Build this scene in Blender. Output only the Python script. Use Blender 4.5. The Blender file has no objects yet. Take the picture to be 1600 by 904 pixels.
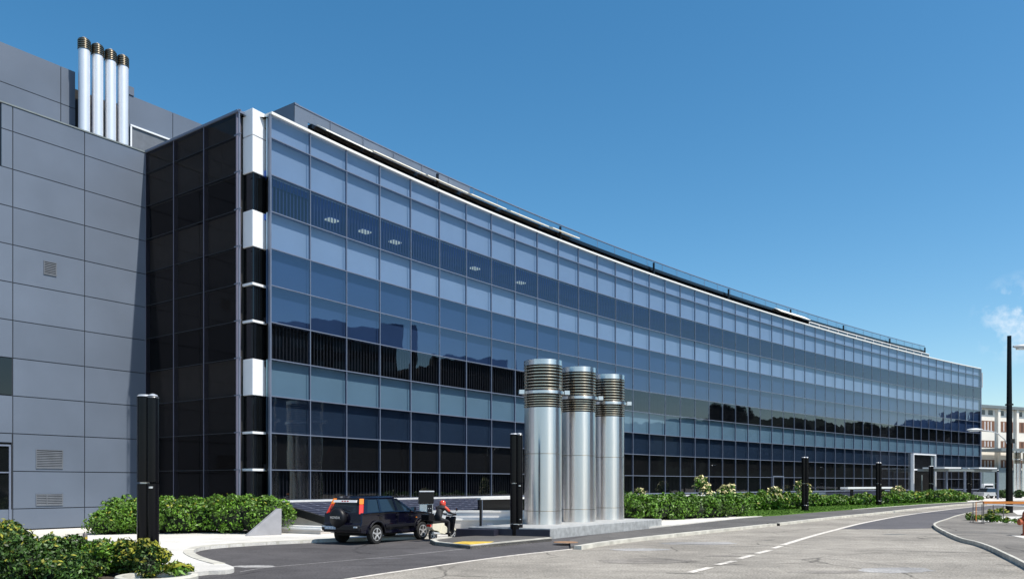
import bpy, bmesh, math, random
import numpy as np
from mathutils import Vector, Matrix
random.seed(7); rng = np.random.default_rng(11)
scene = bpy.context.scene
COL = scene.collection
R = math.radians
# ------------------------------------------------------------ camera
EYE = 2.1; FOC = 1251.0; HOR = 755.0
cam = bpy.data.cameras.new("camera"); camo = bpy.data.objects.new("camera", cam); COL.objects.link(camo)
camo.location = (0, 0, EYE); camo.rotation_euler = (R(90), 0, 0)
cam.sensor_width = 36; cam.lens = 36*FOC/1600; cam.shift_y = (HOR-452)/1600
cam.clip_start = .1; cam.clip_end = 6000
scene.camera = camo
# ------------------------------------------------------------ sky and sun
SUN_AZ, SUN_EL = 119.5, 58.0
world = bpy.data.worlds.new("World"); scene.world = world; world.use_nodes = True
wn, wl = world.node_tree.nodes, world.node_tree.links
sky = wn.new('ShaderNodeTexSky'); sky.sky_type = 'NISHITA'; sky.sun_disc = False
sky.sun_elevation = R(SUN_EL); sky.sun_rotation = R(SUN_AZ)
sky.altitude = 400; sky.air_density = 1.0; sky.dust_density = .8; sky.ozone_density = 1.0
tcw = wn.new('ShaderNodeTexCoord')
cn = wn.new('ShaderNodeTexNoise'); cn.inputs['Scale'].default_value = 30; cn.inputs['Detail'].default_value = 8; cn.inputs['Roughness'].default_value = .62
wl.new(tcw.outputs['Generated'], cn.inputs['Vector'])
cr = wn.new('ShaderNodeMapRange'); cr.inputs[1].default_value = .44; cr.inputs[2].default_value = .68
wl.new(cn.outputs['Fac'], cr.inputs[0])
cd = Vector((.640, 1, .205)).normalized()
vd = wn.new('ShaderNodeVectorMath'); vd.operation = 'DISTANCE'; vd.inputs[1].default_value = cd
wl.new(tcw.outputs['Generated'], vd.inputs[0])
cm = wn.new('ShaderNodeMapRange'); cm.inputs[1].default_value = .052; cm.inputs[2].default_value = .01
wl.new(vd.outputs['Value'], cm.inputs[0])
mu = wn.new('ShaderNodeMath'); mu.operation = 'MULTIPLY'; wl.new(cr.outputs[0], mu.inputs[0]); wl.new(cm.outputs[0], mu.inputs[1])
mxw = wn.new('ShaderNodeMix'); mxw.data_type = 'RGBA'
hsv = wn.new('ShaderNodeHueSaturation'); hsv.inputs['Saturation'].default_value = 1.35; hsv.inputs['Hue'].default_value = .49
wl.new(sky.outputs[0], hsv.inputs['Color'])
wl.new(hsv.outputs[0], mxw.inputs[6]); mxw.inputs[7].default_value = (6.2, 6.6, 7.0, 1)
wl.new(mu.outputs[0], mxw.inputs[0])
bg = wn['Background']; wl.new(mxw.outputs[2], bg.inputs[0]); bg.inputs[1].default_value = .13
sd = Vector((math.sin(R(SUN_AZ))*math.cos(R(SUN_EL)), math.cos(R(SUN_AZ))*math.cos(R(SUN_EL)), math.sin(R(SUN_EL))))
sun = bpy.data.lights.new("sun", 'SUN'); sun.energy = 4.6; sun.angle = R(.53); sun.color = (1, .94, .84)
suno = bpy.data.objects.new("sun", sun); COL.objects.link(suno); suno.rotation_euler = sd.to_track_quat('Z', 'Y').to_euler(); suno.location = (0, -20, 60)
vs = scene.view_settings; vs.view_transform = 'Standard'; vs.look = 'None'; vs.gamma = 1; vs.exposure = .28
scene.render.engine = 'CYCLES'
scene.cycles.max_bounces = 8; scene.cycles.transparent_max_bounces = 12
# ------------------------------------------------------------ helpers
def G(px, py, z=0.0):
    D = (EYE-z)*FOC/(py-HOR); return Vector(((px-800)/FOC*D, D, z))
def A(px, D, z=0.0): return Vector(((px-800)/FOC*D, D, z))
def Z(py, D): return EYE+(HOR-py)*D/FOC
def new_mat(name):
    m = bpy.data.materials.new(name); m.use_nodes = True
    return m, m.node_tree.nodes, m.node_tree.links, m.node_tree.nodes['Principled BSDF']
def mat(name, col, rough=.6, metal=0., var=.12, scale=3., spec=.5, bump=0., bscale=40., coat=0., emit=None, island=0.):
    m, n, l, b = new_mat(name)
    b.inputs['Roughness'].default_value = rough; b.inputs['Metallic'].default_value = metal
    b.inputs['Specular IOR Level'].default_value = spec
    if coat: b.inputs['Coat Weight'].default_value = coat; b.inputs['Coat Roughness'].default_value = .03
    tc = n.new('ShaderNodeTexCoord')
    nz = n.new('ShaderNodeTexNoise'); nz.inputs['Scale'].default_value = scale; nz.inputs['Detail'].default_value = 6
    l.new(tc.outputs['Object'], nz.inputs['Vector'])
    rp = n.new('ShaderNodeValToRGB'); rp.color_ramp.elements[0].position = .3; rp.color_ramp.elements[1].position = .7
    rp.color_ramp.elements[0].color = tuple(c*(1-var) for c in col)+(1,)
    rp.color_ramp.elements[1].color = tuple(min(1, c*(1+var)) for c in col)+(1,)
    l.new(nz.outputs['Fac'], rp.inputs[0]); out = rp.outputs[0]
    if island:
        g = n.new('ShaderNodeNewGeometry'); h = n.new('ShaderNodeHueSaturation')
        mr = n.new('ShaderNodeMapRange'); mr.inputs[3].default_value = 1-island; mr.inputs[4].default_value = 1+island
        l.new(g.outputs['Random Per Island'], mr.inputs[0]); l.new(mr.outputs[0], h.inputs['Value']); l.new(out, h.inputs['Color']); out = h.outputs[0]
    l.new(out, b.inputs['Base Color'])
    if bump:
        bn = n.new('ShaderNodeTexNoise'); bn.inputs['Scale'].default_value = bscale; bn.inputs['Detail'].default_value = 4
        l.new(tc.outputs['Object'], bn.inputs['Vector'])
        bp = n.new('ShaderNodeBump'); bp.inputs['Strength'].default_value = bump; bp.inputs['Distance'].default_value = .02
        l.new(bn.outputs['Fac'], bp.inputs['Height']); l.new(bp.outputs[0], b.inputs['Normal'])
    if emit: b.inputs['Emission Color'].default_value = tuple(emit[:3])+(1,); b.inputs['Emission Strength'].default_value = emit[3]
    return m
def asphalt(name, col, speck=.35, patch=.25, cracks=True, streak=0.):
    m, n, l, b = new_mat(name); b.inputs['Roughness'].default_value = .88; b.inputs['Specular IOR Level'].default_value = .25
    tc = n.new('ShaderNodeTexCoord')
    def noise(sc, det=6, src=None):
        z = n.new('ShaderNodeTexNoise'); z.inputs['Scale'].default_value = sc; z.inputs['Detail'].default_value = det
        l.new(src or tc.outputs['Object'], z.inputs['Vector']); return z.outputs['Fac']
    def rng_(s, a, b_, c, d):
        r = n.new('ShaderNodeMapRange'); r.inputs[1].default_value = a; r.inputs[2].default_value = b_; r.inputs[3].default_value = c; r.inputs[4].default_value = d
        l.new(s, r.inputs[0]); return r.outputs[0]
    def mul(a, b_):
        x = n.new('ShaderNodeMath'); x.operation = 'MULTIPLY'; l.new(a, x.inputs[0]); l.new(b_, x.inputs[1]); return x.outputs[0]
    v = rng_(noise(18, 5), .3, .7, 1-speck, 1+speck)
    v = mul(v, rng_(noise(90, 2), .3, .7, 1-speck*.7, 1+speck*.7))
    v = mul(v, rng_(noise(.28, 4), .35, .65, 1-patch, 1+patch))
    v = mul(v, rng_(noise(1.6, 5), .35, .65, 1-patch*.6, 1+patch*.6))
    if streak:
        mp = n.new('ShaderNodeMapping'); mp.inputs['Rotation'].default_value = (0, 0, R(-50)); mp.inputs['Scale'].default_value = (.06, 1.2, 1)
        l.new(tc.outputs['Object'], mp.inputs[0]); v = mul(v, rng_(noise(1, 4, mp.outputs[0]), .35, .65, 1-streak, 1+streak))
    if cracks:
        dn = n.new('ShaderNodeTexNoise'); dn.inputs['Scale'].default_value = .9; dn.inputs['Detail'].default_value = 5; l.new(tc.outputs['Object'], dn.inputs['Vector'])
        ad = n.new('ShaderNodeMix'); ad.data_type = 'VECTOR'; ad.inputs[0].default_value = .35
        l.new(tc.outputs['Object'], ad.inputs[4]); l.new(dn.outputs['Color'], ad.inputs[5])
        vo = n.new('ShaderNodeTexVoronoi'); vo.feature = 'DISTANCE_TO_EDGE'; vo.inputs['Scale'].default_value = .34; l.new(ad.outputs[1], vo.inputs['Vector'])
        ck = rng_(vo.outputs['Distance'], .0, .011, .35, 1)
        gate = rng_(noise(.2, 2), .45, .55, 0, 1)
        mx = n.new('ShaderNodeMix'); l.new(gate, mx.inputs[0]); mx.inputs[2].default_value = 1; l.new(ck, mx.inputs[3]); v = mul(v, mx.outputs[0])
    hs = n.new('ShaderNodeHueSaturation'); hs.inputs['Color'].default_value = tuple(col)+(1,); l.new(v, hs.inputs['Value'])
    l.new(hs.outputs[0], b.inputs['Base Color'])
    bp = n.new('ShaderNodeBump'); bp.inputs['Strength'].default_value = .5; bp.inputs['Distance'].default_value = .01
    l.new(noise(60, 3), bp.inputs['Height']); l.new(bp.outputs[0], b.inputs['Normal'])
    return m
def glass(name, tint, ior=1.9, rough=.015, wob=.004, refl=(.92, .95, 1.0)):
    m, n, l, b = new_mat(name); n.remove(b)
    t = n.new('ShaderNodeBsdfTransparent'); t.inputs[0].default_value = tuple(tint)+(1,)
    g = n.new('ShaderNodeBsdfGlossy'); g.inputs['Roughness'].default_value = rough; g.inputs['Color'].default_value = refl+(1,)
    F0 = ((ior-1)/(ior+1))**2     # Schlick's reflectance, the same from both sides of the pane
    ge = n.new('ShaderNodeNewGeometry'); dt = n.new('ShaderNodeVectorMath'); dt.operation = 'DOT_PRODUCT'; l.new(ge.outputs['Normal'], dt.inputs[0]); l.new(ge.outputs['Incoming'], dt.inputs[1])
    def mth(op, a, b_=None):
        x = n.new('ShaderNodeMath'); x.operation = op
        for i_, q_ in enumerate((a, b_)):
            if q_ is None: continue
            if isinstance(q_, (int, float)): x.inputs[i_].default_value = q_
            else: l.new(q_, x.inputs[i_])
        return x.outputs[0]
    fo = mth('ADD', mth('MULTIPLY', mth('POWER', mth('SUBTRACT', 1., mth('ABSOLUTE', dt.outputs['Value'])), 5.), 1-F0), F0)
    tc = n.new('ShaderNodeTexCoord'); nz = n.new('ShaderNodeTexNoise'); nz.inputs['Scale'].default_value = .8; nz.inputs['Detail'].default_value = 1
    l.new(tc.outputs['Object'], nz.inputs['Vector'])
    bp = n.new('ShaderNodeBump'); bp.inputs['Strength'].default_value = 1; bp.inputs['Distance'].default_value = wob
    l.new(nz.outputs['Fac'], bp.inputs['Height']); l.new(bp.outputs[0], g.inputs['Normal'])
    mx = n.new('ShaderNodeMixShader'); l.new(fo, mx.inputs[0]); l.new(t.outputs[0], mx.inputs[1]); l.new(g.outputs[0], mx.inputs[2])
    l.new(mx.outputs[0], n['Material Output'].inputs[0]); return m

M = {}
M['grey_panel'] = mat('grey_panel', (.122, .150, .200), .42, .0, .10, .35, .5, island=.05)
M['joint'] = mat('joint', (.02, .025, .035), .8)
M['louvre'] = mat('louvre', (.13, .145, .17), .5)
M['black_glass'] = mat('black_glass', (.004, .005, .006), .06, 0, .2, 2, .6)
M['fascia_glass'] = glass('fascia_glass', (.60, .63, .70), 1.85, wob=.0035); M['mid_glass'] = glass('mid_glass', (.55, .6, .68), 2.15, wob=.0035, refl=(.80, .86, 1.0))
M['dark_wall_glass'] = glass('dark_wall_glass', (.3, .3, .32), 1.4, refl=(.55, .5, .5))
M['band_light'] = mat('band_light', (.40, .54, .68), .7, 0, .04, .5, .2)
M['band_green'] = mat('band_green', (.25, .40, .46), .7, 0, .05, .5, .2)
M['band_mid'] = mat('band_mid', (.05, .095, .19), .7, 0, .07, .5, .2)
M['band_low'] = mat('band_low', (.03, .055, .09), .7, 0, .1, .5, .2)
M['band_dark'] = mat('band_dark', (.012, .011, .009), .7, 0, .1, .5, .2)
M['interior'] = mat('interior', (.06, .14, .50), .8, 0, .2, .6, .1); M['interior_dark'] = mat('interior_dark', (.015, .016, .02), .8, 0, .2, .6, .1)  # blue room colour imitates sky mirrored in the upper window row
M['blind'] = mat('blind', (.02, .04, .13), .6); M['blind_dark'] = mat('blind_dark', (.018, .018, .02), .6)  # bluish slats carry the mirrored sky tint in their colour too
M['mullion'] = mat('mullion', (.17, .20, .27), .4, .2, .05, 2)
M['dark_mullion'] = mat('dark_mullion', (.16, .16, .22), .4, .2, .05, 2)
M['white_panel'] = mat('white_panel', (.80, .82, .85), .4, 0, .02, 1)
M['cornice'] = mat('cornice', (.85, .83, .78), .35, .1, .02, 1)
M['black_metal'] = mat('black_metal', (.004, .004, .006), .25, 0, .1, 5, .4)
M['pole_black'] = mat('pole_black', (.003, .003, .005), .22, 0, .15, 3, .22)
M['black_matt'] = mat('black_matt', (.01, .01, .01), .8)
M['cream'] = mat('cream', (.78, .66, .45), .8, 0, .04, 2)
M['cream_white'] = mat('cream_white', (.85, .82, .74), .7, 0, .03, 2)
M['light_fix'] = mat('light_fix', (.9, .95, .85), .5, emit=(.85, 1, .8, .45))
M['tile_dark'] = mat('tile_dark', (.022, .027, .05), .55, 0, .12, 3, .25)
M['tile_joint'] = mat('tile_joint', (.34, .37, .48), .6)
M['granite'] = mat('granite', (.36, .37, .37), .6, 0, .22, 5, .4, .2, 60)
M['concrete_wall'] = mat('concrete_wall', (.72, .72, .72), .8, 0, .08, 2, .3, .2, 30)
M['stained_wall'] = mat('stained_wall', (.48, .45, .42), .8, 0, .18, 1.2, .3, .2, 30)
M['fin_concrete'] = mat('fin_concrete', (.33, .33, .35), .85, 0, .1, 3, .3, .3, 50)
M['ledge'] = mat('ledge', (.70, .70, .68), .6, 0, .06, 3)
M['pavement'] = asphalt('pavement', (.62, .60, .56), .10, .10, False)
M['road'] = asphalt('road', (.30, .275, .238), .42, .17, True, .05)
M['drive'] = asphalt('drive', (.085, .08, .082), .32, .16, True)
M['newroad'] = asphalt('newroad', (.115, .11, .115), .25, .10, False)
M['sidewalk'] = asphalt('sidewalk', (.12, .115, .11), .25, .15, False)
M['rsidewalk'] = asphalt('rsidewalk', (.20, .185, .165), .28, .18, True)
M['kerb'] = mat('kerb', (.52, .50, .44), .85, 0, .22, 2.5, .3, .3, 40)
M['paint'] = mat('paint', (.68, .63, .56), .7, 0, .32, 7)
M['stain_light'] = asphalt('stain_light', (.34, .33, .32), .3, .3, False)
M['patch'] = asphalt('patch', (.235, .215, .19), .38, .25, True)
M['tar'] = mat('tar', (.05, .045, .045), .7, 0, .2, 5)  # shared by the dark road lines and the painted kerb-foot shade
M['yellow'] = mat('yellow', (.62, .42, .05), .7, 0, .3, 6)
M['rust'] = mat('rust', (.30, .17, .09), .7, 0, .2, 8)
M['ground'] = asphalt('ground', (.28, .27, .22), .2, .3, False)
M['grass'] = mat('grass', (.10, .19, .03), .9, 0, .35, 6, .2, .6, 50)
M['hill'] = mat('hill', (.015, .024, .016), .95, 0, .3, .1, .1)
M['leaf'] = mat('leaf', (.088, .185, .016), .5, 0, .35, .9, .4, island=.65)
M['leaf_dark'] = mat('leaf_dark', (.042, .092, .014), .5, 0, .35, .9, .4, island=.7)
M['leaf_tree'] = mat('leaf_tree', (.014, .024, .010), .6, 0, .3, .5, .1, island=.5)
M['leaf_yellow'] = mat('leaf_yellow', (.27, .27, .03), .55, 0, .35, 1.5, .35, island=.4)
M['petal'] = mat('petal', (.75, .66, .35), .6, 0, .2, 2, island=.3)
M['twig'] = mat('twig', (.012, .02, .008), .9)
M['soil'] = mat('soil', (.05, .04, .03), .95, 0, .3, 5)
M['bark'] = mat('bark', (.09, .07, .05), .9, 0, .3, 4, .2, .6, 20)
M['car_paint'] = mat('car_paint', (.003, .003, .010), .14, 0, .05, 1, .5, coat=.5)
M['car_glass'] = mat('car_glass', (.012, .02, .028), .04, 0, .1, 2, .8)
M['rubber'] = mat('rubber', (.012, .012, .012), .75)
M['alloy'] = mat('alloy', (.75, .75, .75), .3, .6, .04, 5)
M['plastic'] = mat('plastic', (.008, .008, .011), .45, 0, .1, 5, .35)
M['red_lamp'] = mat('red_lamp', (.70, .03, .015), .15, 0, .05, 5, .6, coat=.6)
M['amber'] = mat('amber', (.9, .24, .01), .15, 0, .05, 5, .6, coat=.4)
M['white'] = mat('white', (.8, .8, .8), .5, 0, .03, 4)
M['plate'] = mat('plate', (.45, .52, .6), .5)
M['chrome'] = mat('chrome', (.8, .8, .82), .12, 1, .02, 3)
M['helmet'] = mat('helmet', (.75, .06, .025), .15, 0, .04, 4, .6, coat=1)
M['jacket'] = mat('jacket', (.015, .015, .018), .7, 0, .2, 6)
M['jacket_red'] = mat('jacket_red', (.65, .09, .05), .65, 0, .1, 6)
M['skin'] = mat('skin', (.50, .30, .22), .6)
M['scooter_cream'] = mat('scooter_cream', (.75, .70, .55), .25, 0, .04, 4, coat=.6)
M['render_white'] = mat('render_white', (.80, .76, .68), .85, 0, .04, .6)
M['shutter'] = mat('shutter', (.20, .10, .06), .7, 0, .1, 3)
M['win_dark'] = mat('win_dark', (.03, .035, .045), .1, 0, .1, 3, .6)
M['roof_grey'] = mat('roof_grey', (.16, .19, .20), .6)
M['glaze_grey'] = mat('glaze_grey', (.16, .21, .23), .3)
M['bldg_dark'] = mat('bldg_dark', (.035, .035, .035), .8)
M['orange'] = mat('orange', (.85, .28, .05), .5, 0, .08, 5)
M['fence_grey'] = mat('fence_grey', (.16, .14, .13), .5, .3)
M['hydrant'] = mat('hydrant', (.42, .09, .03), .5, 0, .15, 6)
M['lamp_shell'] = mat('lamp_shell', (.55, .57, .58), .35, .2, .04, 3)
M['lamp_glass'] = mat('lamp_glass', (.75, .75, .72), .2)
# brushed steel
def steel(name, col=(.62, .64, .67), rough=.27):
    m, n, l, b = new_mat(name); b.inputs['Metallic'].default_value = 1
    b.inputs['Base Color'].default_value = tuple(col)+(1,)
    tc = n.new('ShaderNodeTexCoord'); mp = n.new('ShaderNodeMapping'); mp.inputs['Scale'].default_value = (9, 9, .5)
    l.new(tc.outputs['Object'], mp.inputs[0]); nz = n.new('ShaderNodeTexNoise'); nz.inputs['Scale'].default_value = 2; nz.inputs['Detail'].default_value = 5
    l.new(mp.outputs[0], nz.inputs['Vector'])
    mr = n.new('ShaderNodeMapRange'); mr.inputs[3].default_value = rough-.03; mr.inputs[4].default_value = rough+.05; l.new(nz.outputs['Fac'], mr.inputs[0]); l.new(mr.outputs[0], b.inputs['Roughness'])
    rp = n.new('ShaderNodeMapRange'); rp.inputs[3].default_value = .93; rp.inputs[4].default_value = 1.05; l.new(nz.outputs['Fac'], rp.inputs[0])
    hs = n.new('ShaderNodeHueSaturation'); hs.inputs['Color'].default_value = tuple(col)+(1,); l.new(rp.outputs[0], hs.inputs['Value']); l.new(hs.outputs[0], b.inputs['Base Color'])
    b.inputs['Anisotropic'].default_value = .85; tg_ = n.new('ShaderNodeTangent'); tg_.direction_type = 'RADIAL'; tg_.axis = 'Z'; l.new(tg_.outputs[0], b.inputs['Tangent']); b.inputs['Anisotropic Rotation'].default_value = .25
    return m
M['steel'] = steel('steel', (.83, .80, .77), .24); M['steel_warm'] = steel('steel_warm', (.74, .64, .50), .25); M['steel_bright'] = mat('steel_bright', (.82, .82, .84), .36, .45, .03, 2)
M['steel_dark'] = steel('steel_dark', (.30, .26, .20), .4)

def tag(o, label=None, cat=None, group=None, kind=None):
    if label: o['label'] = label
    if cat: o['category'] = cat
    if group: o['group'] = group
    if kind: o['kind'] = kind
    return o
class MB:
    def __init__(s): s.v = []; s.f = []; s.m = []
    def add(s, vs, fs, mi=0):
        b = len(s.v); s.v += [tuple(p) for p in vs]; s.f += [[b+i for i in f] for f in fs]; s.m += [mi]*len(fs)
    def box(s, o, u, v, w, mi=0):   # origin corner and three edge vectors
        o, u, v, w = map(Vector, (o, u, v, w))
        P = [o, o+u, o+u+v, o+v, o+w, o+u+w, o+u+v+w, o+v+w]
        s.add(P, [(0, 3, 2, 1), (4, 5, 6, 7), (0, 1, 5, 4), (1, 2, 6, 5), (2, 3, 7, 6), (3, 0, 4, 7)] if u.cross(v).dot(w) > 0 else
              [(0, 1, 2, 3), (7, 6, 5, 4), (4, 5, 1, 0), (5, 6, 2, 1), (6, 7, 3, 2), (7, 4, 0, 3)], mi)
    def cbox(s, c, sx, sy, sz, mi=0):
        s.box((c[0]-sx/2, c[1]-sy/2, c[2]-sz/2), (sx, 0, 0), (0, sy, 0), (0, 0, sz), mi)
    def prism(s, pts, z0, z1, mi=0):
        n = len(pts); a = sum(pts[i][0]*pts[(i+1) % n][1]-pts[(i+1) % n][0]*pts[i][1] for i in range(n))
        if a < 0: pts = list(pts)[::-1]
        vs_ = [(p[0], p[1], z0) for p in pts]+[(p[0], p[1], z1) for p in pts]
        s.add(vs_, [list(range(n))[::-1], list(range(n, 2*n))]+[(i, (i+1) % n, n+(i+1) % n, n+i) for i in range(n)], mi)
    def lathe(s, prof, c=(0, 0, 0), seg=32, axis='z', mi=0):
        vs_ = []
        for r, h in prof:
            for k in range(seg):
                a = 2*math.pi*k/seg; x, y = r*math.cos(a), r*math.sin(a)
                p = (x, y, h) if axis == 'z' else ((x, h, -y) if axis == 'y' else (h, x, y))
                vs_.append((c[0]+p[0], c[1]+p[1], c[2]+p[2]))
        fs = [(j*seg+k, j*seg+(k+1) % seg, (j+1)*seg+(k+1) % seg, (j+1)*seg+k) for j in range(len(prof)-1) for k in range(seg)]
        fs.append(list(range(seg))[::-1]); fs.append([(len(prof)-1)*seg+k for k in range(seg)])
        s.add(vs_, fs, mi)
    def tube(s, pts, r, seg=8, mi=0):
        pts = [Vector(p) for p in pts]; rs = r if isinstance(r, (list, tuple)) else [r]*len(pts)
        vs_ = []
        for i, p in enumerate(pts):
            t = (pts[min(i+1, len(pts)-1)]-pts[max(i-1, 0)]).normalized()
            up = Vector((0, 0, 1)) if abs(t.z) < .95 else Vector((1, 0, 0))
            a = t.cross(up).normalized(); b = t.cross(a)
            for k in range(seg):
                q = 2*math.pi*k/seg; vs_.append(p+(a*math.cos(q)+b*math.sin(q))*rs[i])
        fs = [(j*seg+k, j*seg+(k+1) % seg, (j+1)*seg+(k+1) % seg, (j+1)*seg+k) for j in range(len(pts)-1) for k in range(seg)]
        fs.append(list(range(seg))); fs.append([(len(pts)-1)*seg+k for k in range(seg)][::-1])
        s.add(vs_, fs, mi)
    def build(s, name, mats, parent=None, smooth=False, bevel=0, loc=None, angle=35, recalc=True):
        me = bpy.data.meshes.new(name); me.from_pydata(s.v, [], s.f)
        for m in (mats if isinstance(mats, (list, tuple)) else [mats]): me.materials.append(M[m] if isinstance(m, str) else m)
        me.polygons.foreach_set('material_index', s.m)
        bm = bmesh.new(); bm.from_mesh(me)
        if recalc: bmesh.ops.recalc_face_normals(bm, faces=bm.faces)
        if smooth:
            for f in bm.faces: f.smooth = True
            for e in bm.edges:
                if len(e.link_faces) == 2 and e.calc_face_angle(0) > R(angle): e.smooth = False
        bm.to_mesh(me); bm.free()
        o = bpy.data.objects.new(name, me); COL.objects.link(o)
        if loc is not None:
            o.location = loc
        if parent: o.parent = parent
        if bevel:
            b = o.modifiers.new('b', 'BEVEL'); b.width = bevel; b.segments = 2; b.limit_method = 'ANGLE'; b.angle_limit = R(35)
        return o
def empty(name, loc=(0, 0, 0), rz=0):
    o = bpy.data.objects.new(name, None); COL.objects.link(o); o.location = loc; o.rotation_euler = (0, 0, rz); o.empty_display_size = .3; return o
def copy_tree(o, parent=None):
    c = o.copy(); COL.objects.link(c)
    if parent: c.parent = parent
    for ch in list(kids.get(o.name, [])) if False else [x for x in bpy.data.objects if x.parent == o]: copy_tree(ch, c)
    return c
def off_thing(root, mb_world):   # shift world verts into the root's frame (root without rotation)
    L = root.location; mb_world.v = [(p[0]-L[0], p[1]-L[1], p[2]-L[2]) for p in mb_world.v]; return mb_world
def part(mb, name, mats, root, **k): return off_thing(root, mb).build(name, mats, root, **k)
def sheet(name, pts, z, m, kind='structure', thick=None):
    mb = MB(); pts = [Vector((p[0], p[1])) for p in pts]
    bm = bmesh.new(); vs_ = [bm.verts.new((p.x, p.y, z)) for p in pts]; f = bm.faces.new(vs_)
    if f.normal.z < 0: f.normal_flip()
    bm.normal_update()
    if f.normal.z < 0: f.normal_flip()
    if thick:
        r = bmesh.ops.extrude_face_region(bm, geom=[f]); 
        for v in [g for g in r['geom'] if isinstance(g, bmesh.types.BMVert)]: v.co.z = z
        for v in vs_: v.co.z = z-thick
    bmesh.ops.triangulate(bm, faces=bm.faces, ngon_method='EAR_CLIP'); bmesh.ops.recalc_face_normals(bm, faces=bm.faces)
    me = bpy.data.meshes.new(name); bm.to_mesh(me); bm.free(); me.materials.append(M[m])
    if not thick:
        for p in me.polygons:
            if p.normal.z < 0: me.flip_normals(); break
    o = bpy.data.objects.new(name, me); COL.objects.link(o); o['kind'] = kind; return o
def smooth_line(pts, n=6):
    P = [Vector((p[0], p[1])) for p in pts]; P = [P[0]]+P+[P[-1]]; out = []
    for i in range(1, len(P)-2):
        for k in range(n):
            t = k/n; a, b, c, d = P[i-1:i+3]
            out.append(.5*((2*b)+(-a+c)*t+(2*a-5*b+4*c-d)*t*t+(-a+3*b-3*c+d)*t**3))
    out.append(P[-2]); return out
def ribbon(name, pts, w, z0, z1, m, side=0):   # strip along a line; side -1 left, 0 centred, 1 right
    mb = MB(); n = len(pts); L = []; Rr = []
    for i, p in enumerate(pts):
        t = (pts[min(i+1, n-1)]-pts[max(i-1, 0)]).normalized(); q = Vector((t.y, -t.x))
        a = {0: -.5, 1: 0., -1: -1.}[side]; L.append(p+q*w*a); Rr.append(p+q*w*(a+1))
    vs_ = []
    for i in range(n): vs_ += [(*L[i], z0), (*Rr[i], z0), (*L[i], z1), (*Rr[i], z1)]
    fs = []
    for i in range(n-1):
        a, b = 4*i, 4*i+4
        fs += [(a+2, a+3, b+3, b+2)]
        if z1-z0 > .01: fs += [(a, a+2, b+2, b), (a+1, b+1, b+3, a+3)]
    if z1-z0 > .01: fs += [(0, 1, 3, 2), (4*n-4, 4*n-2, 4*n-1, 4*n-3)]
    mb.add(vs_, fs); o = mb.build(name, m)
    if z1-z0 <= .01 and o.data.polygons[0].normal.z < 0: o.data.flip_normals()
    o['kind'] = 'structure'; return o

# ------------------------------------------------------------ ground
g = MB(); g.add([(-3000, -3000, -.03), (3000, -3000, -.03), (3000, 3000, -.03), (-3000, 3000, -.03)], [(0, 1, 2, 3)]); tag(g.build('ground', 'ground'), kind='structure')
sheet('road', [(-25, -20), (160, -20), (200, 60), (200, 150), (60, 150), (-25, 60)], 0, 'road')
drive_edge = [G(380, 935), G(545, 904), G(700, 881), G(800, 867.5), G(897, 857)]
sheet('driveway', [G(*p) for p in [(330, 960), (470, 918), (545, 904), (700, 881), (800, 867.5), (897, 857), (1000, 843), (1075, 836), (1060, 818), (860, 815), (600, 822), (250, 840), (150, 870), (100, 960)]], .004, 'drive')
# paler patches and dark lines on the drive and the road
def blob(name, px, py, rx, ry, m, z, seed, kind='structure'):
    c = G(px, py); r_ = random.Random(seed); pts = []
    for k in range(22):
        a = 2*math.pi*k/22; q = 1+.25*(r_.random()-.5); pts.append(G(px+rx*q*math.cos(a), py+ry*q*math.sin(a)))
    return sheet(name, pts, z, m, kind)
ribbon('driveway_gutter_line', smooth_line([G(*p) for p in [(375, 893), (420, 886), (520, 877), (620, 868), (735, 856)]]), .05, .006, .008, 'stain_light')
ribbon('road_joint_line', smooth_line([G(*p) for p in [(470, 918), (545, 904), (700, 881), (800, 867.5), (897, 857)]]), .16, .006, .0085, 'paint')
blob('worn_patch', 398, 884.5, 34, 1.8, 'stain_light', .0075, 3)
# new asphalt at the far bend
sheet('new_asphalt', [G(*p) for p in [(1308, 826), (1356, 814.6), (1431, 801.8), (1525, 791), (1600, 786), (1700, 783), (1700, 790), (1600, 791.5), (1551, 796), (1503, 806), (1481, 813.5), (1466, 819), (1461, 824.5), (1400, 826)]], .004, 'newroad')
# markings
cl = smooth_line([G(*p) for p in [(1223, 851), (1262, 839), (1300, 828.7), (1356, 815), (1431, 802), (1525, 790.7), (1600, 785.6)]], 8)
ribbon('lane_line', cl, .22, .009, .010, 'paint')
for (a, b) in [((1077, 894.2), (1110, 886)), ((1120, 882), (1147, 876)), ((1154.5, 872.3), (1176, 867)), ((1182, 864.3), (1203, 859.3)), ((1208, 856.2), (1221, 852.5))]:
    ribbon('lane_dash', [Vector(G(*a)[:2]), Vector(G(*b)[:2])], .20, .009, .010, 'paint')
for i, (a, b) in enumerate([((1040, 894.5), (1100, 896)), ((1120, 879), (1150, 877)), ((1142, 864.5), (1178, 864)), ((1180, 844.5), (1210, 843)), ((1400, 859.8), (1600, 865)), ((1556, 881), (1596, 884)), ((1140, 853.5), (1200, 852.5)), ((1210, 863), (1420, 886)), ((1000, 868), (1120, 882))]):
    ribbon('tar_seam', [Vector(G(*a)[:2]), Vector(G((a[0]+b[0])/2, (a[1]+b[1])/2+.3)[:2]), Vector(G(*b)[:2])], .05 if i not in (7, 8) else .02, .0095, .0105, 'tar')  # thin dark lines across the road surface
blob('asphalt_patch', 1010, 876, 75, 4.0, 'patch', .0046, 15)
blob('asphalt_patch', 1130, 868, 30, 1.2, 'patch', .0046, 16)
blob('asphalt_patch', 1290, 893, 60, 2.4, 'patch', .0046, 17)
blob('oil_stain', 600, 872, 30, 1.2, 'newroad', .0078, 18)
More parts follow.
